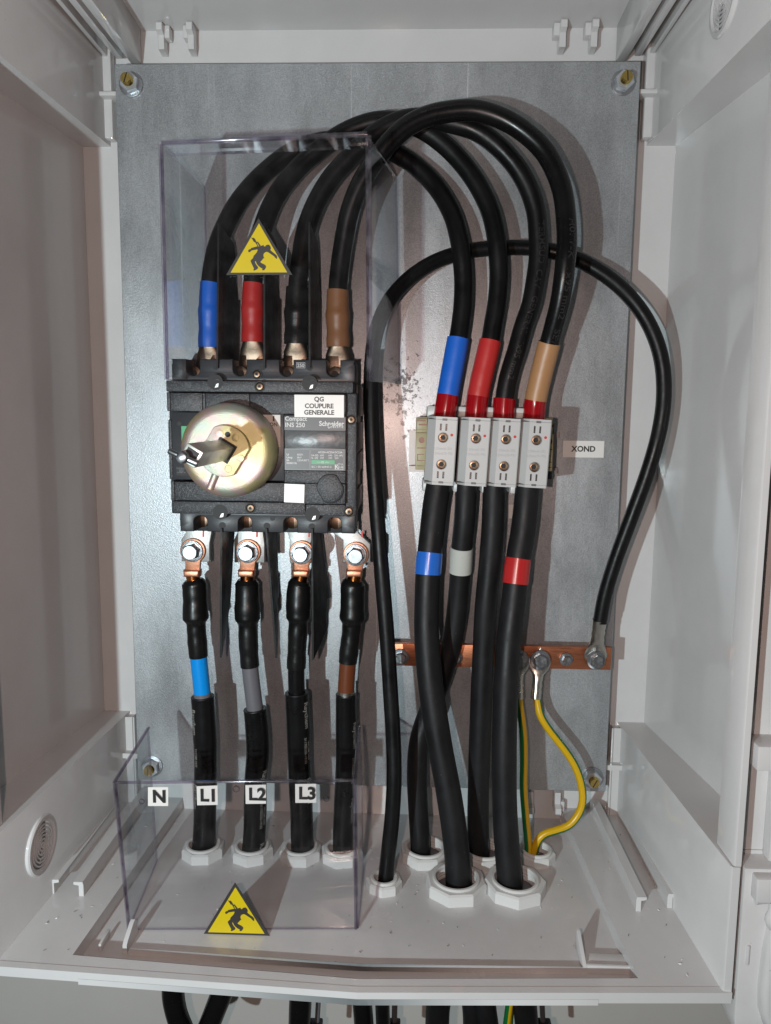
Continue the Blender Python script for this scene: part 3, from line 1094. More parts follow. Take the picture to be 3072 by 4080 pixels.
# shaft: hollow square bar pointing out of the cabinet
R30 = Matrix.Rotation(math.radians(31), 4, 'Y')
sc0 = Vector((fc.x, YF, fc.z + .0006))
T0 = Matrix.Translation(sc0) @ R30
part('shaft_seat', G().box(-.0072, .0072, -.0002, .0002, -.0072, .0072, 0, M=T0), 'dark_recess', drive)
shaft = part('square_shaft', G().box(-.0056, .0056, -.0800, 0, -.0056, .0056, .0007, M=T0), 'shaft_metal', drive)
part('shaft_bore', G().box(-.0040, .0040, -.0802, -.0800, -.0040, .0040, 0, M=T0), 'dark_recess', shaft)
tp = sc0 + Vector((-.0035, -.084, -.0008))
d = Vector((math.cos(.42), 0, -math.sin(.42)))
part('cross_pin', G().cyl(tp - d * .0098, tp + d * .0098, .0020, seg=24, bev=.0010), 'steel', shaft)
part('shaft_ball', G().lathe(tp + Vector((0, .0045, 0)), AX, [(0, .0026), (.003, .0038), (.006, .0038), (.0085, .0028), (.0092, .0010)], 32), 'steel', shaft)

# ================================================================== phase barriers (slide into the switch)
def barrier(poly, bend, label, group):
    """poly: (Y, Z) outline; bend: function (Y, Z) -> X"""
    b = bmesh.new()
    t = .0007
    # grid clipped to the outline keeps the sheet free to warp
    vs0 = [b.verts.new((bend(y, z) - t, y, z)) for y, z in poly]
    vs1 = [b.verts.new((bend(y, z) + t, y, z)) for y, z in poly]
    n = len(poly)
    b.faces.new(vs0)
    b.faces.new(vs1[::-1])
    for i in range(n):
        b.faces.new((vs0[i], vs1[i], vs1[(i + 1) % n], vs0[(i + 1) % n]))
    bmesh.ops.triangulate(b, faces=[f for f in b.faces if len(f.verts) > 4])
    bmesh.ops.recalc_face_normals(b, faces=b.faces)
    y, z = poly[0]
    solo('phase_barrier', b, 'barrier_black', label, 'barrier', (bend(y, z), -.04, z), group)


for (u0, v0, u1), lab in (((472, 482, 469), 'leftmost black barrier sheet standing on the switch, right of the blue sleeve'),
                          ((571, 545, 571), 'middle black barrier sheet above the switch, behind the warning sign'),
                          ((668, 480, 669), 'rightmost black barrier sheet above the switch, left of the brown sleeve')):
    yf = -.0765
    top = U(u0, v0, yf)
    bot = U(u1, 795, yf)
    if 'middle' in lab:
        top = U(u0, 480, yf)
    H = top.z
    pts = [(yf, bot.z), (yf, H), (yf + .020, H - .002), (yf + .046, H - .004), (yf + .052, H - .012), (yf + .052, H - .045), (yf + .070, H - .045), (yf + .070, bot.z)]
    barrier(pts, lambda y, z, a=top.x, c=bot.x, h=H, k=bot.z: c + (a - c) * (z - k) / (h - k), lab, 'phase barriers above the switch')
for (u0, u1, v1, kx), lab in (((478, 477, 1421, -.004), 'leftmost black barrier sheet hanging below the switch beside the neutral lug'),
                              ((575, 597, 1422, -.004), 'middle bent black barrier sheet hanging below the switch'),
                              ((674, 676, 1426, .009), 'rightmost wide black barrier sheet hanging below the switch beside the brown cable')):
    yf = -.0765
    top = U(u0, 1142, yf)
    bot = U(u1, v1, yf)
    pts = [(yf, top.z), (yf, bot.z), (yf + .030, bot.z + .016), (yf + .030, bot.z + .040), (yf + .044, bot.z + .040), (yf + .044, top.z)]
    barrier(pts, lambda y, z, a=top.x, c=bot.x, k=kx: a + (c - a) * (top.z - z) / (top.z - bot.z) + k * (y + .0765) / .034 * (top.z - z) / .1, lab, 'phase barriers below the switch')


# ================================================================== hex bolts
def bolt(c, label, group, r=.0068, wr=.0090, rot=.2, h=.0062, tooth=True):
    t = thing('hex_bolt', label, 'bolt', c, group)
    c = Vector(c)
    g = G().lathe(c, AX, [(0, wr), (.0012, wr), (.0018, wr * .96), (.0020, wr * .7)], 40)
    w = part('washer', g, 'steel', t)
    if tooth:
        g = G()
        for k in range(44):
            a = 2 * PI * k / 44
            d = Vector((math.cos(a), 0, math.sin(a)))
            n = Vector((-math.sin(a), 0, math.cos(a))) * wr * .035
            p0, p1 = c + d * wr * .76 + AX * .0019, c + d * wr * .95 + AX * .0018
            g.flat([p0 - n, p1 - n * 1.2, p1 + n * 1.2 + AX * .0004, p0 + n + AX * .0004])
        part('washer_serration', g, 'steel', w, smooth=5, stuff=True)
    part('head', G().lathe(c + AX * .002, AX, [(0, r), (h - .0012, r), (h - .0004, r * .94), (h, r * .84)], 6, a=(math.cos(rot), 0, math.sin(rot))), 'steel', t, smooth=25)
    part('head_face', G().cyl(c + AX * (h + .0019), c + AX * (h + .0022), r * .80, seg=32), 'steel', t)
    g = G()
    for k in range(7):
        a = rot + k * .9
        d = Vector((math.cos(a), 0, math.sin(a)))
        p = c + AX * (h + .0024) + d * r * .5
        n = Vector((-d.z, 0, d.x)) * .0005
        g.flat([p - n, p + n, p + n + d * .0013, p - n + d * .0013])
    part('head_mark', g, 'tinned', t, stuff=True)
    return t


# ================================================================== lower feeders under the switch
YC = -.047
LOW = [
    dict(b=(417, 1190), pts=[(417, 1222), (417, 1245), (420, 1262), (423, 1336), (429, 1419), (437.5, 1502), (441, 1560), (444, 1640), (443, 1742), (441, 1816), (430, 1900), (405, 2010), (374, 2130), (380, 2185), (398, 2235)],
         core='bright_blue', cname='blue', e=(1419, 1504), px=(393, 455, 1150, 1213), who='leftmost lower feeder cable with bright blue core, N terminal of the switch', bolt='zinc hex bolt on the leftmost copper lug, above the blue core'),
    dict(b=(536, 1192), pts=[(536, 1224), (534, 1247), (534, 1262), (535, 1343), (540, 1440), (550, 1525), (555, 1576), (557, 1631), (552, 1687), (551.5, 1742), (549, 1815), (538, 1900), (515, 2020), (483, 2135), (462, 2190), (445, 2235)],
         core='grey_core', cname='grey', e=(1438, 1529), px=(507, 573, 1150, 1215), who='second lower feeder cable from the left with grey core', bolt='zinc hex bolt on the second copper lug, above the grey core'),
    dict(b=(652, 1195), pts=[(652, 1226), (651, 1249), (647, 1262), (644.5, 1346), (640, 1445), (641, 1496), (644.5, 1576), (647, 1659), (651, 1742), (653, 1822), (654, 1900), (653, 2020), (650, 2140), (646, 2235)],
         core='rubber_gloss', cname='black', e=(1444, 1495), px=(627, 672, 1150, 1216), who='third lower feeder cable from the left with black core', bolt='zinc hex bolt on the third copper lug, above the black core'),
    dict(b=(769, 1198), pts=[(769, 1228), (766, 1250), (763, 1262), (761, 1343), (751.5, 1432), (747.5, 1501), (748, 1576), (747, 1659), (743, 1742), (741, 1822), (745, 1900), (760, 2020), (780, 2140), (788, 2235)],
         core='brown_core', cname='brown', e=(1431, 1502), px=(742, 800, 1150, 1215), who='rightmost lower feeder cable with brown core', bolt='zinc hex bolt on the rightmost copper lug, above the brown core'),
]
for i, L in enumerate(LOW):
    u, v = L['b']
    c = U(u, v, YC)
    # spreader plate belongs to the switch
    x0, x1, y0, y1 = L['px']
    q0, q1 = U(x0, y0, YC + .004), U(x1, y1, YC + .004)
    xt = U(L['b'][0] + (14 if i == 0 else 6 if i == 1 else -2 if i == 2 else -22), 1150, YC + .004).x
    zt = sz(1340, -.048)
    w = .0105
    poly = [(q0.x, q1.z), (q1.x, q1.z), (q1.x, q0.z - .009), (max(xt + w, q1.x - .010), q0.z), (xt + w, zt), (xt - w, zt), (min(xt - w, q0.x + .006), q0.z), (q0.x, q0.z - .006)]
    part('terminal_plate', G().prism(poly, YC + .0015, YC + .0055, bev=.0005), 'plate_tin', sw)
    p = U(u + 22 - i * 3, 1150, YC + .0014)
    part('paint_mark', G().flat([p + Vector((-.0008, 0, -.004)), p + Vector((.0008, 0, -.004)), p + Vector((.0010, 0, .001)), p + Vector((-.0006, 0, .001))]), 'red_mark', sw)
    ln = U(L['pts'][0][0], L['pts'][0][1], YC)
    path = Path([(a, b, YC if k < 3 else (-.0485 if b < 1700 else -.048)) for k, (a, b) in enumerate(L['pts'])])
    t = thing('feeder_cable', L['who'], 'cable', tuple(path.p[-1]), 'feeder cables under the switch')
    S = lambda y: path.s_near(min(path.p, key=lambda q: abs(q.z - U(L['pts'][5][0], y, YC).z)))
    # copper lug: ring palm, neck and barrel
    g = G()
    pts = []
    for k in range(25):
        a = math.radians(-52 + 284 * k / 24)
        pts.append((c.x + .0104 * math.cos(a), c.z + .0104 * math.sin(a)))
    nz = U(u, 1236, YC).z
    dx = U(L['pts'][1][0], 1236, YC).x - c.x
    pts += [(c.x - .0060 + dx, nz), (c.x + .0060 + dx, nz)]
    g.prism(pts, YC - .0015, YC + .0012, bev=.0008)
    lug = part('cable_lug', g, 'copper_lug', t)
    k0 = U(L['pts'][1][0], 1232, YC)
    k1 = U(L['pts'][1][0], 1243, YC)
    part('lug_shoulder', G().prism([(k0.x - .0066, k0.z + .001), (k0.x + .0066, k0.z + .001), (k0.x + .0064, k1.z - .0005), (k0.x - .0064, k1.z - .0005)], YC - .0062, YC + .003, bev=.0018, seg=3), 'copper_lug', lug)
    part('lug_barrel', tube(G(), path, path.s_near(k1) - .003, path.s_near(k1) + .010, .0057), 'copper_shine', lug)
    e0, e1 = L['e']
    s0, s1, s2, s3 = S(1252), S(1340), S(e0), S(e1)
    f0 = (s1 - s0) / (s2 - s0)
    part('heat_shrink', tube(G(), path, s0, s2, (lambda w_, pr_: (lambda x: pr_(x) * (1 + w_(x))))(lambda x, i=i: .025 * math.sin(17 * x + i * 2) + .012 * math.sin(41 * x + i),
         prof([(0, .0072), (.05, .0098), (f0 * .92, .0104), (f0 * 1.06, .0079), (1, .0078)])), seg=28, step=.0018), 'heatshrink', t)
    part('core_insulation', tube(G(), path, s2 - .004, s3 + .004, .0069), L['core'], t, label='%s core insulation' % L['cname'])
    rj = (.0096, .0096, .0097, .0086)[i]
    g = tube(G(), path, s3, path.s[-1], wob(rj, .035, 7, i), caps=False, seg=26)
    tube(g, path, s3 - .0002, s3 + .006, rj - .0022, caps=False, seg=26)
    part('outer_jacket', g, 'rubber_gloss', t)
    # worn cut edge of the jacket
    p, T, e, f = path.at_s(s3)
    g = G().ring(p, -T, [(0, rj * 1.01), (.0006, rj * .99), (.0006, rj - .0024), (0, rj - .0024)], 26)
    part('jacket_rim', g, 'rubber_matt', t)
    if i in (0, 3):
        part('glue_ring', tube(G(), path, s3 - .0035, s3 + .001, .0072), 'tinned' if i == 3 else 'grey_core', t)
    g = G()
    ang = (.95, -.75, -.75, -.85)[i]
    ss = s3 + (.008, .05, .006, .022)[i]
    print_on(g, path, ss, 'Raychem', .0062, rj * 1.02, ang, .01)
    print_on(g, path, ss + .034, 'WCSM 34/8', .0032, rj * 1.02, ang - .12, .01)
    print_on(g, path, ss + .030, '311705333-19:32', .0032, rj * 1.02, ang + .22, .01)
    print_on(g, path, ss + .066, 'Raychem', .0062, rj * 1.02, ang, .01)
    part('sheath_lettering', g, 'sheath_print', t)
    bolt(c + Vector((0, -.0017, 0)), L['bolt'], 'bolts on the lower copper lugs', rot=(.3, .55, .1, .8)[i])

# ================================================================== arched cables from the switch to the distribution blocks
ARCH = [
    dict(top=[(452, 790), (452, 752), (452.5, 690), (455, 612), (467.5, 539), (486.5, 489), (511.5, 442.5), (546.5, 398.5), (583, 363.5), (624, 332.5), (665, 313.5), (712, 304.5), (771, 303), (820, 315), (871.5, 340), (912.5, 371.5), (947.7, 410.5), (977, 463), (991, 511), (998, 556), (1001.5, 602), (1000, 659), (994.6, 704.5), (990, 732), (968, 853), (961, 897), (958, 915)],
         y=(-.045, -.0115, -.034), sl='blue_sleeve', sr='blue_sleeve', t1=613, t2=750, r1=733, who='arched black cable with blue sleeves, innermost of the four loops'),
    dict(top=[(546, 790), (546, 752), (546, 690), (547, 611), (552, 560), (560, 520), (577, 466), (598, 422), (621, 390), (653.5, 354.5), (688.7, 325), (726.8, 297), (765, 277), (811.8, 263), (858.7, 263), (895, 271), (930, 289.4), (969, 320.6), (1008, 363.6), (1039.5, 412.4), (1061, 461), (1072, 511), (1076.6, 556), (1078, 602), (1073, 659), (1065, 704.5), (1059.5, 737.5), (1032.5, 856), (1028, 900), (1026, 915)],
         y=(-.045, -.0265, -.036), sl='red_sleeve', sr='red_sleeve', t1=610, t2=738, r1=738, who='arched black cable with red sleeves'),
    dict(top=[(640, 790), (640, 752), (641, 690), (643, 621), (649, 568.5), (658, 510), (671, 466), (691.6, 422), (718, 381), (750, 346), (785.4, 310.7), (823.5, 281.4), (864.5, 262), (902.6, 256), (942, 258), (982.8, 267), (1027.7, 281.6), (1072.7, 312.8), (1115.6, 359.7), (1143, 408.5), (1158.6, 459), (1163, 511), (1163.5, 556), (1157.5, 602), (1147, 659), (1131, 704.5), (1115, 761.5), (1099, 813), (1090, 863), (1088, 900), (1086, 915)],
         y=(-.045, -.042, -.040), sl='heatshrink', sr=None, t1=622, t2=745, r1=0, who='arched black cable with black sleeve and no colour at its lower end'),
    dict(top=[(731, 790), (731, 755), (730, 690), (730, 627), (735.6, 568.5), (744.4, 510), (753, 466), (767.8, 422), (788, 381), (815, 341), (843, 306), (878, 274), (924, 251), (975, 240.5), (1025.8, 238.5), (1080.5, 254), (1131, 283.5), (1176, 326.5), (1203.5, 377), (1217, 420), (1224, 483), (1225, 530), (1222.5, 556), (1218, 602), (1208.8, 659), (1197, 704.5), (1187, 741), (1157, 865), (1153, 901), (1151, 915)],
         y=(-.045, -.0575, -.068), sl='brown_sleeve', sr='tan_sleeve', t1=628, t2=750, r1=742, who='arched black cable with brown sleeves, outermost loop in front'),
]
RC = .0075
for i, A in enumerate(ARCH):
    ya, ym, yr = A['y']
    n = len(A['top'])
    im = min(range(n), key=lambda k: A['top'][k][1])
    pts = []
    for k, (u, v) in enumerate(A['top']):
        if k <= im:
            f = 0 if v > 600 else ((600 - v) / (600 - A['top'][im][1]))
            f = f * f * (3 - 2 * f)
            y = ya + (ym - ya) * f
        elif v < 560:
            f = (v - A['top'][im][1]) / (560 - A['top'][im][1])
            f = f * f * (3 - 2 * f)
            y = ym + (yr - ym) * f
        else:
            f = min((v - 560) / 300, 1)
            y = yr + (-.042 - yr) * f * f * (3 - 2 * f)
        pts.append((u, v, y))
    path = Path(pts)
    half = path.sv(im)
    t = thing('arched_cable', A['who'], 'cable', tuple(path.p[0]), 'arched cables above the switch')

    def SV(v, first, path=path, half=half):
        best, bs = 9, 0
        for p, s in zip(path.p, path.s):
            if (s < half) == first:
                q = _M @ (p - CAM)
                vv = (2040 + FPX * q.y / q.z) / K
                if abs(vv - v) < best:
                    best, bs = abs(vv - v), s
        return bs
    g = tube(G(), path, SV(A['t1'] + 20, True), SV(880, False), RC, seg=26)
    part('sheath', g, 'rubber_gloss' if i == 3 else 'rubber', t)
    a, b = SV(A['t2'], True), SV(A['t1'], True)
    rs = (.0088, .0088, .0098, .0094)[i]
    part('terminal_sleeve', tube(G(), path, a, b, prof([(0, rs * .98), (.12, rs), (.3, rs * .93), (.42, rs * .98), (.58, rs * 1.04), (.66, rs * .95), (1, rs * .91)]), seg=28, step=.002), A['sl'], t)
    # flattened tinned lug going down into the terminal
    g = G()
    p, T, e, f = path.at_s(a + .004)
    zb = sz(240, -.045)
    zt = p.z
    pr = [(zt + .002, .0068, .0068), (zt - .004, .0076, .0062), (zt - .010, .0098, .0042), (zt - .016, .0106, .0026), (zb, .0106, .0022)]
    b_ = bmesh.new()
    rings = []
    for z, rx, ry in pr:
        rings.append([b_.verts.new((p.x + rx * math.copysign(abs(math.cos(q)) ** .7, math.cos(q)), p.y + ry * math.copysign(abs(math.sin(q)) ** .7, math.sin(q)), z)) for q in [2 * PI * k / 28 for k in range(28)]])
    for r0_, r1_ in zip(rings, rings[1:]):
        for k in range(28):
            b_.faces.new((r0_[k], r0_[(k + 1) % 28], r1_[(k + 1) % 28], r1_[k]))
    b_.faces.new(rings[-1])
    g._in(b_)
    part('cable_lug', g, 'lug_dark', t)  # tinned lug, its colour darkened for the shade it sits in
    # lower end: colour sleeve and red ferrule boot entering the block
    fv = (854, 857, 864, 866)[i]
    if A['sr']:
        part('colour_sleeve', tube(G(), path, SV(A['r1'], False), SV(fv, False), wob(.0088, .012, 3, i), seg=28, step=.002), A['sr'], t)
    part('ferrule_boot', tube(G(), path, SV(fv, False) - .0005, path.s[-1], prof([(0, .0089), (.6, .0090), (1, .0094)]), seg=28, step=.002), 'ferrule_red', t)
    g = G()
    if i == 3:
        print_on(g, path, SV(480, False), 'H07V-K  1x95 mm2   SEVEF', .0068, RC, -.1, .012, sx=1.25)
    elif i == 2:
        print_on(g, path, SV(480, False), 'TERMSUD  CAVI  GENERAL  1x95 mm2', .0066, RC, .05, .012, sx=1.1)
    if i in (2, 3):
        part('sheath_lettering', g, 'emboss', t)

# ================================================================== terminal blocks on their rail
rl = U(918, 905, -.010)
g = G()
RZ0 = -.004
xa, xb = U(884, 960, -.012).x, U(1208, 960, -.012).x
g.prism([(-.0005, RZ0 + .0135), (-.0085, RZ0 + .0135), (-.0085, RZ0 + .0175), (-.0097, RZ0 + .0175), (-.0097, RZ0 + .0125), (-.0017, RZ0 + .0125), (-.0017, RZ0 - .0125), (-.0097, RZ0 - .0125), (-.0097, RZ0 - .0175), (-.0085, RZ0 - .0175), (-.0085, RZ0 - .0135), (-.0005, RZ0 - .0135)], xa, xb, 'YZ')
dr = thing('mounting_rail', 'short zinc DIN rail behind the row of grey terminal blocks', 'rail', ((xa + xb) / 2, 0, RZ0 - .0175))
part('rail_profile', g, 'rail_zinc', dr, smooth=20)
c = Vector((xa + .013, -.0017, RZ0))
part('rail_screw', G().lathe(c, AX, [(0, .0045), (.001, .0042), (.0022, .0025), (.0026, .0005)], 24), 'steel', dr)

BX = (.0566, .0815, .1042, .1272)
BW, BH, YBF = .0224, .0518, -.075
for i, bx in enumerate(BX):
    side = ('leftmost of the four, under the blue sleeve', 'second from the left, under the red sleeve', 'third from the left, under the bare black cable', 'rightmost of the four, under the tan sleeve')[i]
    c0 = Vector((bx, -.011, -.0008 - .0004 * i))
    t = thing('terminal_block', 'grey distribution terminal block, ' + side, 'terminal block', tuple(c0), 'grey terminal blocks')
    M_ = Matrix.Translation(c0) @ Matrix.Rotation(math.radians(2.6), 4, 'Y')

    def B(x0, x1, y0, y1, z0, z1, bev=0, g=None):
        return (g or G()).box(x0, x1, y0 + .011, y1 + .011, z0, z1, bev, 2, 0, M_)
    hw, hh = BW / 2, BH / 2
    if i == 0:
        # housing with a chamfered left shoulder, screw wells and probe slots cut into its face
        g = G().prism([(-hw, -.014), (-hw, YBF + .0095 + .011), (-hw + .0058, YBF + .011), (hw - .0008, YBF + .011), (hw, YBF + .0118), (hw, -.014)], -hh + .0022, hh - .0022, 'XY')
        me0 = finish('housing', g, 'block_plastic')
        cut = G()
        for q in (-1, 1):
            cut.cyl((.0008, YBF, q * .0102), (.0008, YBF + .011 + .0085, q * .0102), .0039, seg=32)
            for dx in (-.0014, .0028):
                zc = q * (hh - .0078)
                cut.box(dx - .0007, dx + .0007, YBF, YBF + .011 + .006, zc - .0026, zc + .0026)
        mc = finish('cut', cut, 'block_plastic')
        oa, ob = bpy.data.objects.new('a', me0), bpy.data.objects.new('b', mc)
        COL.objects.link(oa); COL.objects.link(ob)
        md = oa.modifiers.new('cut', 'BOOLEAN')
        md.object, md.operation, md.solver = ob, 'DIFFERENCE', 'EXACT'
        HOUSING = bpy.data.meshes.new_from_object(oa.evaluated_get(bpy.context.evaluated_depsgraph_get()))
        HOUSING.name = 'housing'
        HOUSING.set_sharp_from_angle(angle=math.radians(30))
        bpy.data.objects.remove(oa); bpy.data.objects.remove(ob)
    body = bpy.data.objects.new('housing', HOUSING)
    COL.objects.link(body)
    body.parent = t
    body.rotation_euler = (0, math.radians(2.6), 0)
    ORG[body.name] = ORG[t.name]
    g = G()
    for sz_ in (-1, 1):
        z0, z1 = sorted((sz_ * (hh - .0020), sz_ * hh))
        g = G().prism([(-hw, -.030), (-hw, YBF + .0095 + .011), (-hw + .0058, YBF + .0114), (hw - .0008, YBF + .0114), (hw, YBF + .0122), (hw, -.030)], z0, z1, 'XY', M=M_)
        part('end_cap', g, 'block_plastic', t)
        part('cap_seam', B(-hw + .0002, hw - .0003, YBF + .0012, -.030, sz_ * (hh - .0021) - .0002, sz_ * (hh - .0021) + .0002), 'dark_recess', t)
        part('cap_clip', B(-.0006, .0030, YBF - .0002, YBF + .001, sz_ * (hh - .0021) - .0008, sz_ * (hh - .0021) + .0008), 'grey_core', t)
        # back flare beside the cable entry
        part('back_flange', B(-hw - .0008, hw - .004, -.044, -.014, *sorted((sz_ * (hh - .001), sz_ * (hh + .0085))), .0015), 'block_plastic', t)
        q = M_ @ Vector((.0008, YBF + .011, sz_ * .0102))
        scr = part('clamp_screw', G().cyl(q - AX * .0050, q - AX * .0088, .0037, seg=28, bev=.0003), 'screw_bronze', t)
        part('hex_socket', G().cyl(q - AX * .0048, q - AX * .0052, .0021, seg=6), 'dark_recess', scr)
        part('screw_collar', G().ring(q, AX, [(-.0005, .0041), (.00015, .0041), (.00015, .0037), (-.004, .0037)], 32), 'grey_print', scr)
    g = G()
    for s_, zz in (('12Nm(6-25)', .0018), ('22Nm(35-95)', -.0018)):
        put_text(g, s_, .0027, M_ @ Vector((.0012, YBF + .0109, zz)), .0)
    part('moulded_lettering', g, 'moulded_mark', t)
    q = M_ @ Vector((.0072, YBF + .0109, .0125))
    g = G()
    g.cyl(q, q + Vector((0, .0002, 0)), .0011, seg=14)
    part('red_dot', g, 'red_mark', t)

for x0, x1, Yf, lab in ((U(899, 960, -.050).x, U(923, 960, -.050).x, -.050, 'olive beige end stop clipped to the rail left of the blocks'),
                        (.1392, .1450, -.052, 'olive beige end stop right of the blocks, half hidden')):
    t = thing('end_stop', lab, 'end stop', ((x0 + x1) / 2, -.012, -.03), 'end stops')
    z0, z1 = U(900, 1014, Yf).z, U(900, 901, Yf).z
    g = G().box(x0, x1, Yf + .003, -.0098, z0, z1, .0005)
    part('clamp_body', g, 'beige_plastic', t)
    g = G()
    h = (z1 - z0)
    part('clamp_front', G().box(x0 - .0002, x1 + .0002, Yf, Yf + .003, z0 - .0003, z0 + h * .70, .0004), 'beige_plastic', t)
    part('clamp_head', G().box(x0 + .0004, x1 - .0002, Yf + .0004, Yf + .003, z0 + h * .76, z1 - .0012, .0004), 'beige_plastic', t)
    q = Vector(((x0 + x1) / 2, Yf - .0001, z0 + h * .56))
    part('clamp_hole', G().cyl(q, q + Vector((0, .002, 0)), .0024, seg=24), 'brown_core', t)
    for f0, f1, a, b in ((.06, .075, .1, .9), (.16, .175, .1, .9), (.28, .295, .1, .75), (.175, .28, .12, .2), (.40, .42, .1, .95), (.84, .87, .2, .95), (.92, .95, .05, .8)):
        part('clamp_groove', G().box(x0 + (x1 - x0) * a, x0 + (x1 - x0) * b, Yf - .0001, Yf + .001, z0 + h * f0, z0 + h * f1), 'brown_core', t)
part('rail_foot', G().box(.1452, .1500, -.030, -.010, -.025, .021, .001), 'switch_smooth', t)
# paper label on the plate
a, b = U(1217, 952, 0), U(1304, 989, 0)
t = thing('paper_label', 'white label reading XOND stuck on the plate right of the blocks', 'label', ((a.x + b.x) / 2, 0, b.z))
part('label_card', G().box(a.x, b.x, -.0005, -.0001, b.z, a.z), 'white_label', t)
g = G()
put_text(g, 'XOND', .0066, ((a.x + b.x) / 2, -.0007, (a.z + b.z) / 2), .03)
part('lettering', g, 'ink', t)
a, b = U(1100, 1090, 0), U(1108, 1120, 0)
solo('blank_label', G().box(a.x, b.x + .004, -.0005, -.0001, b.z, a.z), 'white_label', 'small pale label on the plate glimpsed between two cables under the blocks', 'label', (a.x, 0, b.z))

# ================================================================== outgoing cables under the blocks
OUT = [
    dict(pts=[(949, 1030, -.043), (947.5, 1048, -.044), (941, 1086, -.046), (929, 1191, -.052), (924.5, 1240, -.055), (922, 1306, -.058), (921.5, 1364, -.061), (930.5, 1481, -.067), (948, 1598, -.073), (970, 1716, -.079), (986, 1830, -.084), (990, 1890, -.0862), (990, 1960, -.087), (975, 2060, -.075), (948, 2160, -.06), (944, 2240, -.055)],
         r=(.0100, .0104), tape=('blue_tape', 1191, 1241), who='thick black outgoing cable with a blue tape band'),
    dict(pts=[(1009, 1030, -.040), (1007.5, 1051, -.040), (1004.5, 1115, -.040), (997.5, 1188, -.036), (991, 1286, -.030), (977.5, 1384, -.0275), (953, 1468, -.0275), (923, 1545, -.030), (906, 1600, -.033), (901, 1660, -.037), (902, 1716, -.040), (907, 1803, -.043), (912, 1870, -.044), (950, 1980, -.048), (1000, 2100, -.05), (1018, 2165, -.052), (1022, 2240, -.052)],
         r=(.0088, .0084), tape=('white_tape', 1186, 1238), who='black outgoing cable with a white tape band, crossing behind its neighbour'),
    dict(pts=[(1069, 1030, -.042), (1067.7, 1053, -.042), (1064.5, 1144, -.042), (1059, 1218, -.041), (1050, 1310, -.040), (1043, 1442, -.039), (1037, 1598, -.040), (1033, 1755, -.042), (1034, 1830, -.043), (1037, 1930, -.045), (1042, 2060, -.05), (1048, 2165, -.055), (1058, 2240, -.055)],
         r=(.0092, .0092), tape=None, who='black outgoing cable without any tape band'),
    dict(pts=[(1141, 1030, -.043), (1139.5, 1053, -.044), (1130.7, 1144, -.048), (1120, 1205, -.052), (1109, 1305, -.058), (1098, 1403, -.063), (1092, 1520, -.069), (1089.5, 1638, -.075), (1091, 1755, -.080), (1097, 1850, -.0845), (1101, 1900, -.0862), (1106, 1970, -.086), (1120, 2070, -.072), (1133, 2160, -.06), (1140, 2240, -.055)],
         r=(.0098, .0101), tape=('red_tape', 1205, 1258), who='thick black outgoing cable with a red tape band'),
]


def s_at_v(path, v):
    best, bs = 9e9, 0
    for p, s in zip(path.p, path.s):
        q = _M @ (p - CAM)
        vv = (2040 + FPX * q.y / q.z) / K
        if abs(vv - v) < best:
            best, bs = abs(vv - v), s
    return bs


for i, O in enumerate(OUT):
    path = Path(O['pts'])
    t = thing('outgoing_cable', O['who'], 'cable', tuple(path.p[-1]), 'outgoing cables under the blocks')
    r0, r1 = O['r']
    part('sheath', tube(G(), path, 0, path.s[-1], lambda x, a=r0, b=r1, i=i: (a + (b - a) * x) * (1 + .008 * math.sin(23 * x + i * 2) + .006 * math.sin(51 * x + i)), seg=30), 'rubber_matt', t)
    if O['tape']:
        m, v0, v1 = O['tape']
        a, b = s_at_v(path, v0), s_at_v(path, v1)
        part('tape_band', tube(G(), path, a, b, r0 + .0005, seg=30, step=.002), m, t)
        part('tape_edge', tube(G(), path, a + (b - a) * .25, b - .0008, r0 + .0007, seg=30, step=.002), m, t)

# ================================================================== earth bar, earth cable, striped wires
a, b = U(830, 1391, -.020), U(1322, 1400, -.020)
c = U(1322, 1448, -.020)
zt, zb = -.1690, -.1888
bar = thing('copper_busbar', 'flat copper earth bar bolted across the lower plate', 'busbar', ((a.x + b.x) / 2, -.015, zb))
part('bar', G().box(a.x, b.x, -.0200, -.0150, zb, zt, .0006), 'copper', bar)
for u in (900, 1230):
    q = U(u, 1420, -.015)
    part('standoff', G().cyl((q.x, -.0150, (zt + zb) / 2), (q.x, 0, (zt + zb) / 2), .006, seg=20), 'steel', bar)
for u, v, wr, lab, dy in ((866, 1419, .0072, 'zinc hex bolt at the left end of the copper bar', 0), (983, 1420, .0065, 'zinc hex bolt on the copper bar between two thick cables', 0),
                      (1166, 1424, .0088, 'zinc hex bolt holding the striped wire lug on the copper bar', -.0022), (1223, 1424, .0058, 'small zinc bolt alone on the copper bar between two lugs', 0),
                      (1286, 1424, .0082, 'zinc hex bolt at the right end of the copper bar on the earth lug', -.0024)):
    p = U(u, v, -.0202)
    bolt((p.x, -.0201 + dy, p.z), lab, 'bolts on the copper bar', r=wr * .68, wr=wr, rot=random.uniform(0, 1), h=.0042, tooth=wr > .006)

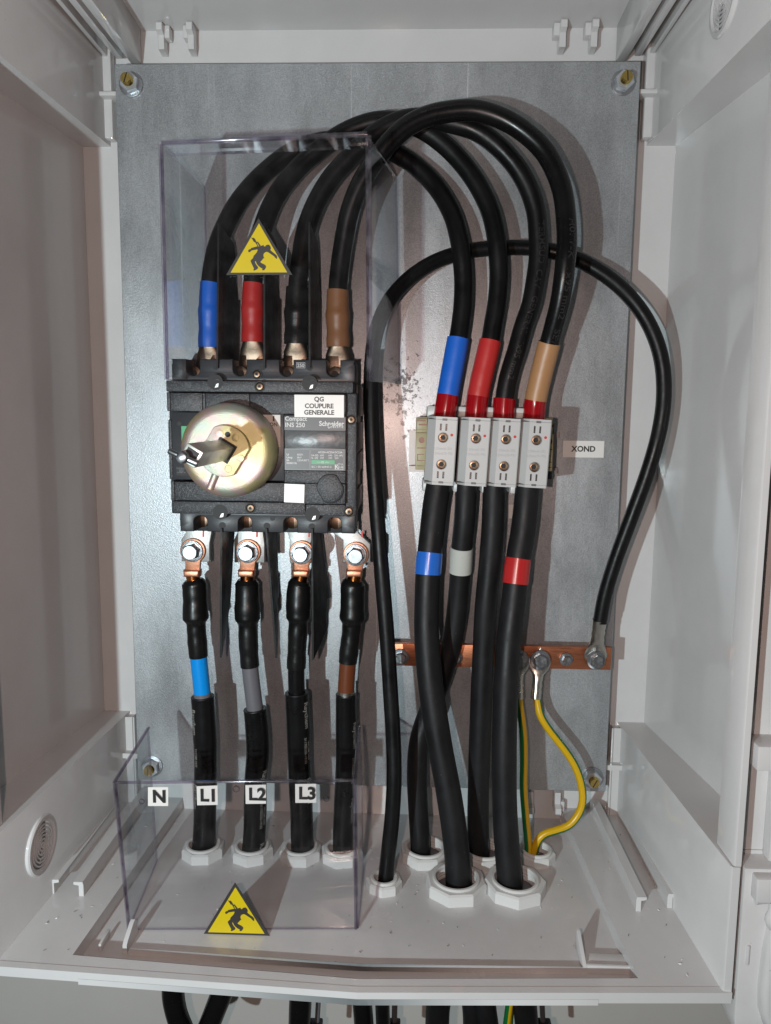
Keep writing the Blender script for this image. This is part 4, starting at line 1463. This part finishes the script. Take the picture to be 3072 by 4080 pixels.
ep = [(829, 2240, -.06), (826, 2160, -.07), (826, 2040, -.083), (830, 1950, -.086), (835, 1880, -.086), (846, 1780, -.084), (851.5, 1690, -.081), (850, 1600, -.077), (844, 1500, -.074), (835, 1360, -.070), (825, 1240, -.066), (814, 1100, -.062), (806, 980, -.057), (802, 860, -.052), (803, 790, -.048), (812, 720, -.044), (838, 655, -.038), (880, 605, -.031), (940, 565, -.0225), (1010, 543, -.0165), (1080, 536, -.0140), (1150, 536.5, -.0140), (1215, 549, -.0165), (1285, 580, -.024), (1345, 625, -.031), (1395, 687, -.036), (1427, 765, -.039), (1435, 850, -.040), (1424, 935, -.039), (1398, 1025, -.037), (1365, 1115, -.034), (1330, 1210, -.031), (1306, 1290, -.029), (1296, 1345, -.028)]
path = Path(ep)
t = thing('earth_cable', 'long black earth cable looping over to the right end of the copper bar', 'cable', tuple(path.p[0]))
part('sheath', tube(G(), path, 0, path.s[-1], lambda x: .0061 if x < .45 else .0061 - .0004 * (x - .45), seg=24), 'rubber', t)


def ring_lug(t, top, palm, rp, rb, up, seg=24):
    """crimped tinned lug: barrel from the wire end (top) to a round palm"""
    top, palm = Vector(top), Vector(palm)
    d = (palm - top)
    L = d.length
    T = d.normalized()
    sd = Vector((T.z, 0, -T.x)).normalized() if abs(T.y) < .99 else Vector((1, 0, 0))
    n = T.cross(sd)
    b = bmesh.new()
    rings = []
    stn = [(-.12, rb, rb), (.10, rb, rb), (.16, rb * .92, rb * .85), (.26, rb * 1.02, rb * .9), (.34, rb * .9, rb * .82), (.44, rb, rb * .85), (.56, rb * 1.05, rb * .55)]
    for k in range(9):
        a = k / 8
        s_ = .70 + a * (.30 + rp / L)
        w = rp * math.sin(PI * (.30 + .70 * a)) if a > .3 else rp * (.80 + .67 * a)
        w = min(w, rp)
        stn.append((s_, max(w, .0002), .0011))
    for f, rx, ry in stn:
        p = top + d * f
        rings.append([b.verts.new(p + sd * rx * math.cos(2 * PI * k / seg) + n * ry * math.sin(2 * PI * k / seg)) for k in range(seg)])
    for r0_, r1_ in zip(rings, rings[1:]):
        for k in range(seg):
            b.faces.new((r0_[k], r0_[(k + 1) % seg], r1_[(k + 1) % seg], r1_[k]))
    b.faces.new(rings[0][::-1]); b.faces.new(rings[-1])
    g = G()
    g._in(b)
    return part('cable_lug', g, 'tinned', t)


ring_lug(t, U(1294, 1348, -.0275), U(1286, 1424, -.0213), .0100, .0058, 1)
GYM = ['yellow_wire', 'green_wire']
gy = [
    ([(1160, 1505, -.0245), (1162, 1520, -.0255), (1168, 1546, -.028), (1184, 1573, -.030), (1205, 1600, -.031), (1224, 1625, -.032), (1240, 1650, -.033), (1253, 1682, -.034), (1259, 1715, -.035), (1257, 1742, -.036), (1245, 1767, -.037), (1227, 1785, -.038), (1199, 1795, -.039), (1175, 1803, -.040), (1161, 1818, -.0405), (1154, 1840, -.041), (1140, 1900, -.045), (1115, 2060, -.055), (1104, 2165, -.058), (1098, 2240, -.058)],
     (1158, 1500, -.0245), (1166, 1424, -.0213), 13, 'green and yellow striped earth wire curving out to the right'),
    ([(1121, 1505, -.0245), (1122, 1520, -.025), (1127, 1552, -.026), (1131.5, 1598, -.028), (1132, 1650, -.030), (1131, 1700, -.033), (1134, 1744, -.036), (1138, 1790, -.039), (1141, 1825, -.041), (1141, 1870, -.044), (1125, 1980, -.052), (1110, 2100, -.056), (1100, 2175, -.062), (1092, 2240, -.062)],
     (1120, 1500, -.0245), (1120, 1424, -.0213), 1, 'green and yellow striped earth wire running straight down beside the thick cable'),
]
for pts, tp_, pm, k0, lab in gy:
    path = Path(pts)
    t = thing('earth_wire', lab, 'wire', tuple(path.p[-1]), 'striped earth wires')
    seg = 20
    part('insulation', tube(G(), path, 0, path.s[-1], .0033, seg=seg, mi=lambda k, k0=k0: 1 if ((k - k0) % 20) < 6 else 0), GYM, t)
    ring_lug(t, U(*tp_), U(*pm), .0100, .0046, 1)
p = U(1120, 1424, -.0202)
bolt((p.x, -.0223, p.z), 'zinc hex bolt on the copper bar almost hidden behind the red taped cable', 'bolts on the copper bar', r=.0060, wr=.0088, h=.0042)

# ================================================================== gland nuts on the plate
def gland(x, y, R, rh, h, rot, label, open_=True):
    c = Vector((x, y, ZP))
    Z_ = Vector((0, 0, 1))
    t = thing('gland_nut', label, 'gland nut', tuple(c), 'plastic gland nuts on the cabinet floor')
    b = bmesh.new()
    seg = 8
    o0, o1, o2 = [], [], []
    for k in range(seg):
        a = rot + 2 * PI * (k + .5) / seg
        d = Vector((math.cos(a), math.sin(a), 0))
        o0.append(b.verts.new(c + d * R))
        o1.append(b.verts.new(c + d * R + Z_ * (h - .0012)))
        o2.append(b.verts.new(c + d * (R - .0016) + Z_ * h))
    for A_, B_ in ((o0, o1), (o1, o2)):
        for k in range(seg):
            b.faces.new((A_[k], A_[(k + 1) % seg], B_[(k + 1) % seg], B_[k]))
    # inner wall: a 40-gon bridged to the octagon top
    n = 40
    i0 = [b.verts.new(c + Vector((math.cos(rot + 2 * PI * (k + .5) / n), math.sin(rot + 2 * PI * (k + .5) / n), 0)) * (rh + .0030) + Z_ * h) for k in range(n)]
    i1 = [b.verts.new(v.co - Z_ * .001) for v in i0]
    m = n // seg
    for k in range(seg):
        kk = (k + 1) % seg
        lo = k * m + m // 2
        seq = [i0[(lo + j) % n] for j in range(m + 1)]
        b.faces.new([o2[k], o2[kk]] + seq[::-1])
    for k in range(n):
        b.faces.new((i0[k], i0[(k + 1) % n], i1[(k + 1) % n], i1[k]))
    g = G()
    bmesh.ops.triangulate(b, faces=[f for f in b.faces if len(f.verts) > 4])
    g._in(b)
    part('nut', g, 'gland_plastic', t, smooth=20)
    part('inner_sleeve', G().ring(c, Z_, [(.0005, rh + .0029), (h + .0012, rh + .0029), (h + .0018, rh + .0022), (h + .0018, rh + .0006), (h + .0010, rh), (.0005, rh)], 48), 'gland_plastic', t)
    part('bore', G().cyl(c + Z_ * .0003, c + Z_ * .0006, rh + .0001, seg=40), 'grey_core', t)
    for k in range(3):
        part('thread', G().ring(c, Z_, [(.002 + k * .0024, rh + .0002), (.0030 + k * .0024, rh + .0002), (.0025 + k * .0024, rh - .0006)], 40), 'gland_plastic', t)
    return t


GL = [(-.1400, -.0485, .0183, .0118, .0085, .1, 'gland nut at the far left of the back row, around the blue cored feeder'),
      (-.0978, -.0485, .0183, .0118, .0085, .35, 'gland nut around the grey cored feeder behind the clear cover'),
      (-.0560, -.0475, .0183, .0118, .0085, .0, 'gland nut around the black cored feeder behind the clear cover'),
      (-.0205, -.0475, .0183, .0118, .0085, .2, 'gland nut around the brown cored feeder, partly outside the clear cover'),
      (.0170, -.0868, .0146, .0080, .0075, .3, 'smallest gland nut, in front, around the long earth cable'),
      (.0505, -.0435, .0215, .0145, .0085, .1, 'gland nut in the back row around the white taped cable'),
      (.1010, -.0435, .0215, .0145, .0085, .25, 'gland nut in the back row around the untaped cable'),
      (.0745, -.0868, .0247, .0160, .0095, .12, 'large front gland nut around the blue taped cable'),
      (.1215, -.0862, .0247, .0160, .0095, .38, 'large front gland nut around the red taped cable'),
      (.1455, -.0415, .0165, .0105, .0080, .15, 'gland nut around the two striped earth wires')]
for a in GL:
    gland(*a)

# ================================================================== clear covers with stickers
def slab(g, a, b, c, d, t, n_edges=True):
    """thin sheet a-b-c-d (quad), thickness t along its normal; edges use material 1"""
    a, b, c, d = map(Vector, (a, b, c, d))
    n = (b - a).cross(d - a).normalized() * t
    bm = bmesh.new()
    f = [bm.verts.new(p) for p in (a, b, c, d)]
    k = [bm.verts.new(p + n) for p in (a, b, c, d)]
    q0 = bm.faces.new(f)
    q1 = bm.faces.new(k[::-1])
    for i in range(4):
        e = bm.faces.new((f[i], k[i], k[(i + 1) % 4], f[(i + 1) % 4]))
        e.material_index = 1
    bmesh.ops.recalc_face_normals(bm, faces=bm.faces)
    me = bpy.data.meshes.new('t')
    bm.to_mesh(me)
    bm.free()
    g.bm.from_mesh(me)
    bpy.data.meshes.remove(me)
    return g


CL = ['clear_sheet', 'clear_edge']
MAN = [(495, 830), (520, 805), (548, 800), (560, 775), (620, 755), (690, 735), (740, 738), (775, 728), (800, 710), (822, 712), (832, 690), (842, 725), (865, 742), (895, 705), (930, 692), (960, 695), (985, 730), (1000, 770), (998, 800), (985, 815), (1010, 845), (1060, 890), (1110, 930), (1140, 970), (1140, 1030), (1115, 1035), (1108, 1010), (1088, 1005), (1080, 980), (1040, 950), (960, 890), (915, 865), (870, 880), (840, 915), (835, 950), (840, 980), (857, 1018), (835, 1020), (825, 1040), (800, 1070), (768, 1110), (790, 1135), (850, 1165), (890, 1200), (898, 1235), (880, 1275), (855, 1310), (815, 1312), (808, 1290), (820, 1275), (770, 1245), (720, 1200), (685, 1150), (672, 1110), (665, 1092), (648, 1095), (655, 1130), (680, 1180), (715, 1225), (722, 1255), (700, 1285), (640, 1318), (615, 1315), (618, 1285), (628, 1270), (600, 1210), (565, 1130), (548, 1080), (570, 1050), (605, 1015), (615, 965), (650, 925), (690, 870), (708, 815), (690, 808), (640, 820), (580, 830), (555, 850), (530, 875), (500, 870)]
ZAP = [(552, 512), (598, 538), (608, 520), (640, 548), (690, 640), (705, 612), (778, 725), (742, 738), (700, 655), (690, 665), (725, 735), (705, 740), (640, 618), (632, 645), (600, 590)]


def warning_sign(parent, P0, P1, P2, Y):
    """triangular sticker from apex P0, left P1, right P2 (X, Z pairs) on a sheet at depth Y"""
    def mp(q, d):
        # barycentric map from the crop's triangle to the sheet
        (x0, y0), (x1, y1), (x2, y2) = (720, 60), (5, 1425), (1485, 1420)
        det = (y1 - y2) * (x0 - x2) + (x2 - x1) * (y0 - y2)
        l0 = ((y1 - y2) * (q[0] - x2) + (x2 - x1) * (q[1] - y2)) / det
        l1 = ((y2 - y0) * (q[0] - x2) + (x0 - x2) * (q[1] - y2)) / det
        l2 = 1 - l0 - l1
        return (P0[0] * l0 + P1[0] * l1 + P2[0] * l2, Y - d, P0[1] * l0 + P1[1] * l1 + P2[1] * l2)
    tri = [(720, 60), (5, 1425), (1485, 1420)]
    s = part('warning_sticker', G().prism([(mp(q, 0)[0], mp(q, 0)[2]) for q in tri], Y - .0004, Y - .0001), 'sign_black', parent, label='black bordered yellow electric shock warning triangle')
    part('yellow_field', G().flat([mp(q, .0005) for q in ((730, 180), (105, 1368), (1368, 1362))]), 'sign_yellow', s)
    part('falling_figure', G().flat([mp(q, .0006) for q in MAN]), 'sign_black', s)
    part('lightning_mark', G().flat([mp(q, .0006) for q in ZAP]), 'sign_black', s)


# upper cover over the incoming terminals
YU = -.1120
T = .0020
zt, zb2 = .2095, .0493
xl, xr = -.1410, .0030
xrb = .0225
cov = thing('terminal_cover', 'clear plastic cover with a warning triangle over the upper terminals', 'cover', ((xl + xr) / 2, YU, zb2))
zl, zr = .2082, .2136
part('front_sheet', slab(G(), (xl, YU, zb2), (xr + .0005, YU, zb2 + .0006), (xr - .0015, YU, zr), (xl, YU, zl), -T), CL, cov)
part('side_sheet', slab(G(), (xl, YU + .001, zb2), (xl, YU + .001, zl), (xl - .0004, -.003, zl + .004), (xl - .0004, -.003, zb2), -T), CL, cov)
part('side_sheet', slab(G(), (xr + .0005, YU + .001, zb2), (xr - .0015, YU + .001, zr), (xrb - .003, -.020, zr + .001), (xrb + .002, -.020, zb2 + .002), T), CL, cov)
part('top_flap', slab(G(), (xl + .001, YU + .001, zl), (xr - .003, YU + .001, zr), (xr - .002, YU + .026, zr + .0004), (xl + .002, YU + .026, zl + .0004), T), CL, cov)
# rounded bent edges catch the light
g = G()
g.cyl((xl + .0012, YU + .0006, zl + .0008), (xr - .002, YU + .0006, zr + .0008), .0017, seg=14)
part('bent_edge', g, 'clear_bend', cov)
part('bent_edge', G().cyl((xr + .0010, YU + .0010, zb2 + .0005), (xr - .0010, YU + .0010, zr), .0019, seg=14), 'clear_bend', cov)
part('bent_edge', G().cyl((xl + .0002, YU + .0010, zb2), (xl + .0002, YU + .0010, zl), .0016, seg=14), 'clear_bend', cov)
A0, A1, A2 = U(559, 472, YU - T), U(489, 594.5, YU - T), U(632, 594, YU - T)
warning_sign(cov, (A0.x, A0.z), (A1.x, A1.z), (A2.x, A2.z), YU - T)

# lower cover standing on the gland plate
YD = -.1460
cov2 = thing('cable_cover', 'clear plastic box cover with N L1 L2 L3 labels standing on the floor', 'cover', (-.085, YD, ZP))
q = [UZ(279, 2010, ZP + .001), UZ(769, 2008, ZP + .001), U(765, 1685, YD), U(248, 1690, YD)]
fl, frt, tr_, tl_ = q
part('front_sheet', slab(G(), fl, frt, tr_, tl_, -T), CL, cov2)
bl, br = U(322, 1572, -.062), U(775, 1570, -.062)
part('side_sheet', slab(G(), fl + Vector((0, .001, 0)), tl_ + Vector((0, .001, 0)), bl, Vector((bl.x + .004, bl.y, ZP + .001)), T), CL, cov2)
part('side_sheet', slab(G(), frt + Vector((0, .001, 0)), tr_ + Vector((0, .001, 0)), br, Vector((br.x + .003, br.y, ZP + .001)), -T), CL, cov2)
for a, b, r in ((fl, tl_, .0011), (frt, tr_, .0012)):
    part('bent_edge', G().cyl(a + Vector((0, .0008, 0)), b + Vector((0, .0008, 0)), r, seg=14), 'clear_edge', cov2)
part('top_edge', G().cyl(tl_ + Vector((0, 0, -.0006)), tr_ + Vector((0, 0, -.0006)), .0009, seg=12), 'clear_edge', cov2)
for a, b in ((tl_, bl), (tr_, br)):
    part('top_edge', G().cyl(a, b, .0010, seg=12), 'clear_edge', cov2)


def on_front(u, v):
    """place on the slightly leaning front sheet"""
    d = ray(u, v)
    n = (frt - fl).cross(tl_ - fl).normalized()
    t_ = (fl - CAM).dot(n) / d.dot(n)
    return CAM + d * t_


for txt, u0, u1, v0, v1 in (('N', 322.5, 366, 1697, 1737.5), ('L1', 427, 472, 1694, 1735), ('L2', 532, 576, 1692, 1732.5), ('L3', 639, 684, 1690, 1730.5)):
    k_ = dict(N=0, L1=1.2, L2=.6, L3=.4)[txt]
    cs = [on_front(u0 + k_, v1 + k_ * .8), on_front(u1 + k_ * .6, v1), on_front(u1, v0 - k_ * .5), on_front(u0, v0 + k_)]
    n = Vector((0, -.0024, 0))
    s = part('paper_tag', slab(G(), *[p + n for p in cs], .0003), ['white_label', 'white_label'], cov2, label='white square tag reading ' + txt)
    g = G()
    m = sum(cs, Vector()) / 4 + n + Vector((.0010 if txt == 'N' else .0012, -.0006, 0))
    put_text(g, txt, .0128, (m.x, min(p.y for p in cs) - .0024 - .0005, m.z), .036, 'CENTER', 1.0)
    part('lettering', g, 'ink', s)
B0, B1, B2 = on_front(511, 1898), on_front(442, 2013), on_front(586, 2012)
ym = min(B0.y, B1.y, B2.y) - T
warning_sign(cov2, (B0.x, B0.z), (B1.x, B1.z), (B2.x, B2.z), ym - .0003)
for u, v, r in ((309, 1728, .0021), (512, 1701, .0026), (706, 1722, .0022)):
    p = on_front(u, v) + Vector((0, -.0022, 0))
    part('cover_hole', G().ring(p, AX, [(0, r), (.0006, r), (.0006, r * .7), (0, r * .7)], 28), 'clear_edge', cov2)

# ================================================================== drill swarf and dust crumbs lying on the floor
b = bmesh.new()
rnd = random.Random(11)
for k in range(150):
    if k < 95:
        x, y, z = rnd.uniform(-.175, .172), rnd.uniform(-.165, .015), ZP + .0004
    else:
        x, y, z = rnd.choice((-1, 1)) * rnd.uniform(.192, .226), rnd.uniform(-.19, .02), ZF + .0004
    a = rnd.uniform(0, 6.28)
    L, w = rnd.uniform(.0004, .0016), rnd.uniform(.0002, .0004)
    d, n = Vector((math.cos(a), math.sin(a), 0)), Vector((-math.sin(a), math.cos(a), 0))
    c = Vector((x, y, z))
    up = Vector((0, 0, rnd.uniform(.0002, .0007)))
    vs_ = [b.verts.new(p) for p in (c - d * L, c - n * w, c + d * L + up, c + n * w, c + up)]
    for f in ((0, 1, 4), (1, 2, 4), (2, 3, 4), (3, 0, 4), (0, 3, 2, 1)):
        fc = b.faces.new([vs_[q] for q in f])
        fc.material_index = 0 if k % 3 else 1
solo('swarf', b, ['gland_plastic', 'grey_core'], 'tiny plastic crumbs and drill swarf scattered over the cabinet floor', 'swarf', (0, 0, ZP), kind='stuff', smooth=5)

# ================================================================== odds and ends below the box
for (u, v0, u1, Y, r), lab in (((854, 2120, 851, -.03, .0026), 'thin grey support rod hanging below the box beside the earth cable'),
                               ((690, 2120, 683, -.03, .0024), 'thin grey support rod hanging below the box right of the black cored feeder'),
                               ((1168, 2110, 1176, -.03, .0024), 'thin grey support rod hanging below the box right of the red taped cable')):
    a, b = U(u, v0, Y), U(u1, 2260, Y)
    t = thing('support_rod', lab, 'rod', tuple(b), 'support rods below the box')
    part('rod', G().cyl(a, b, r, seg=14), 'grey_core', t)
    m_ = U(u1, 2212, Y)
    part('rod_clip', G().box(m_.x - .006, m_.x + .006, Y - .006, Y + .004, m_.z - .006, m_.z + .003, .0012), 'switch_smooth', t)
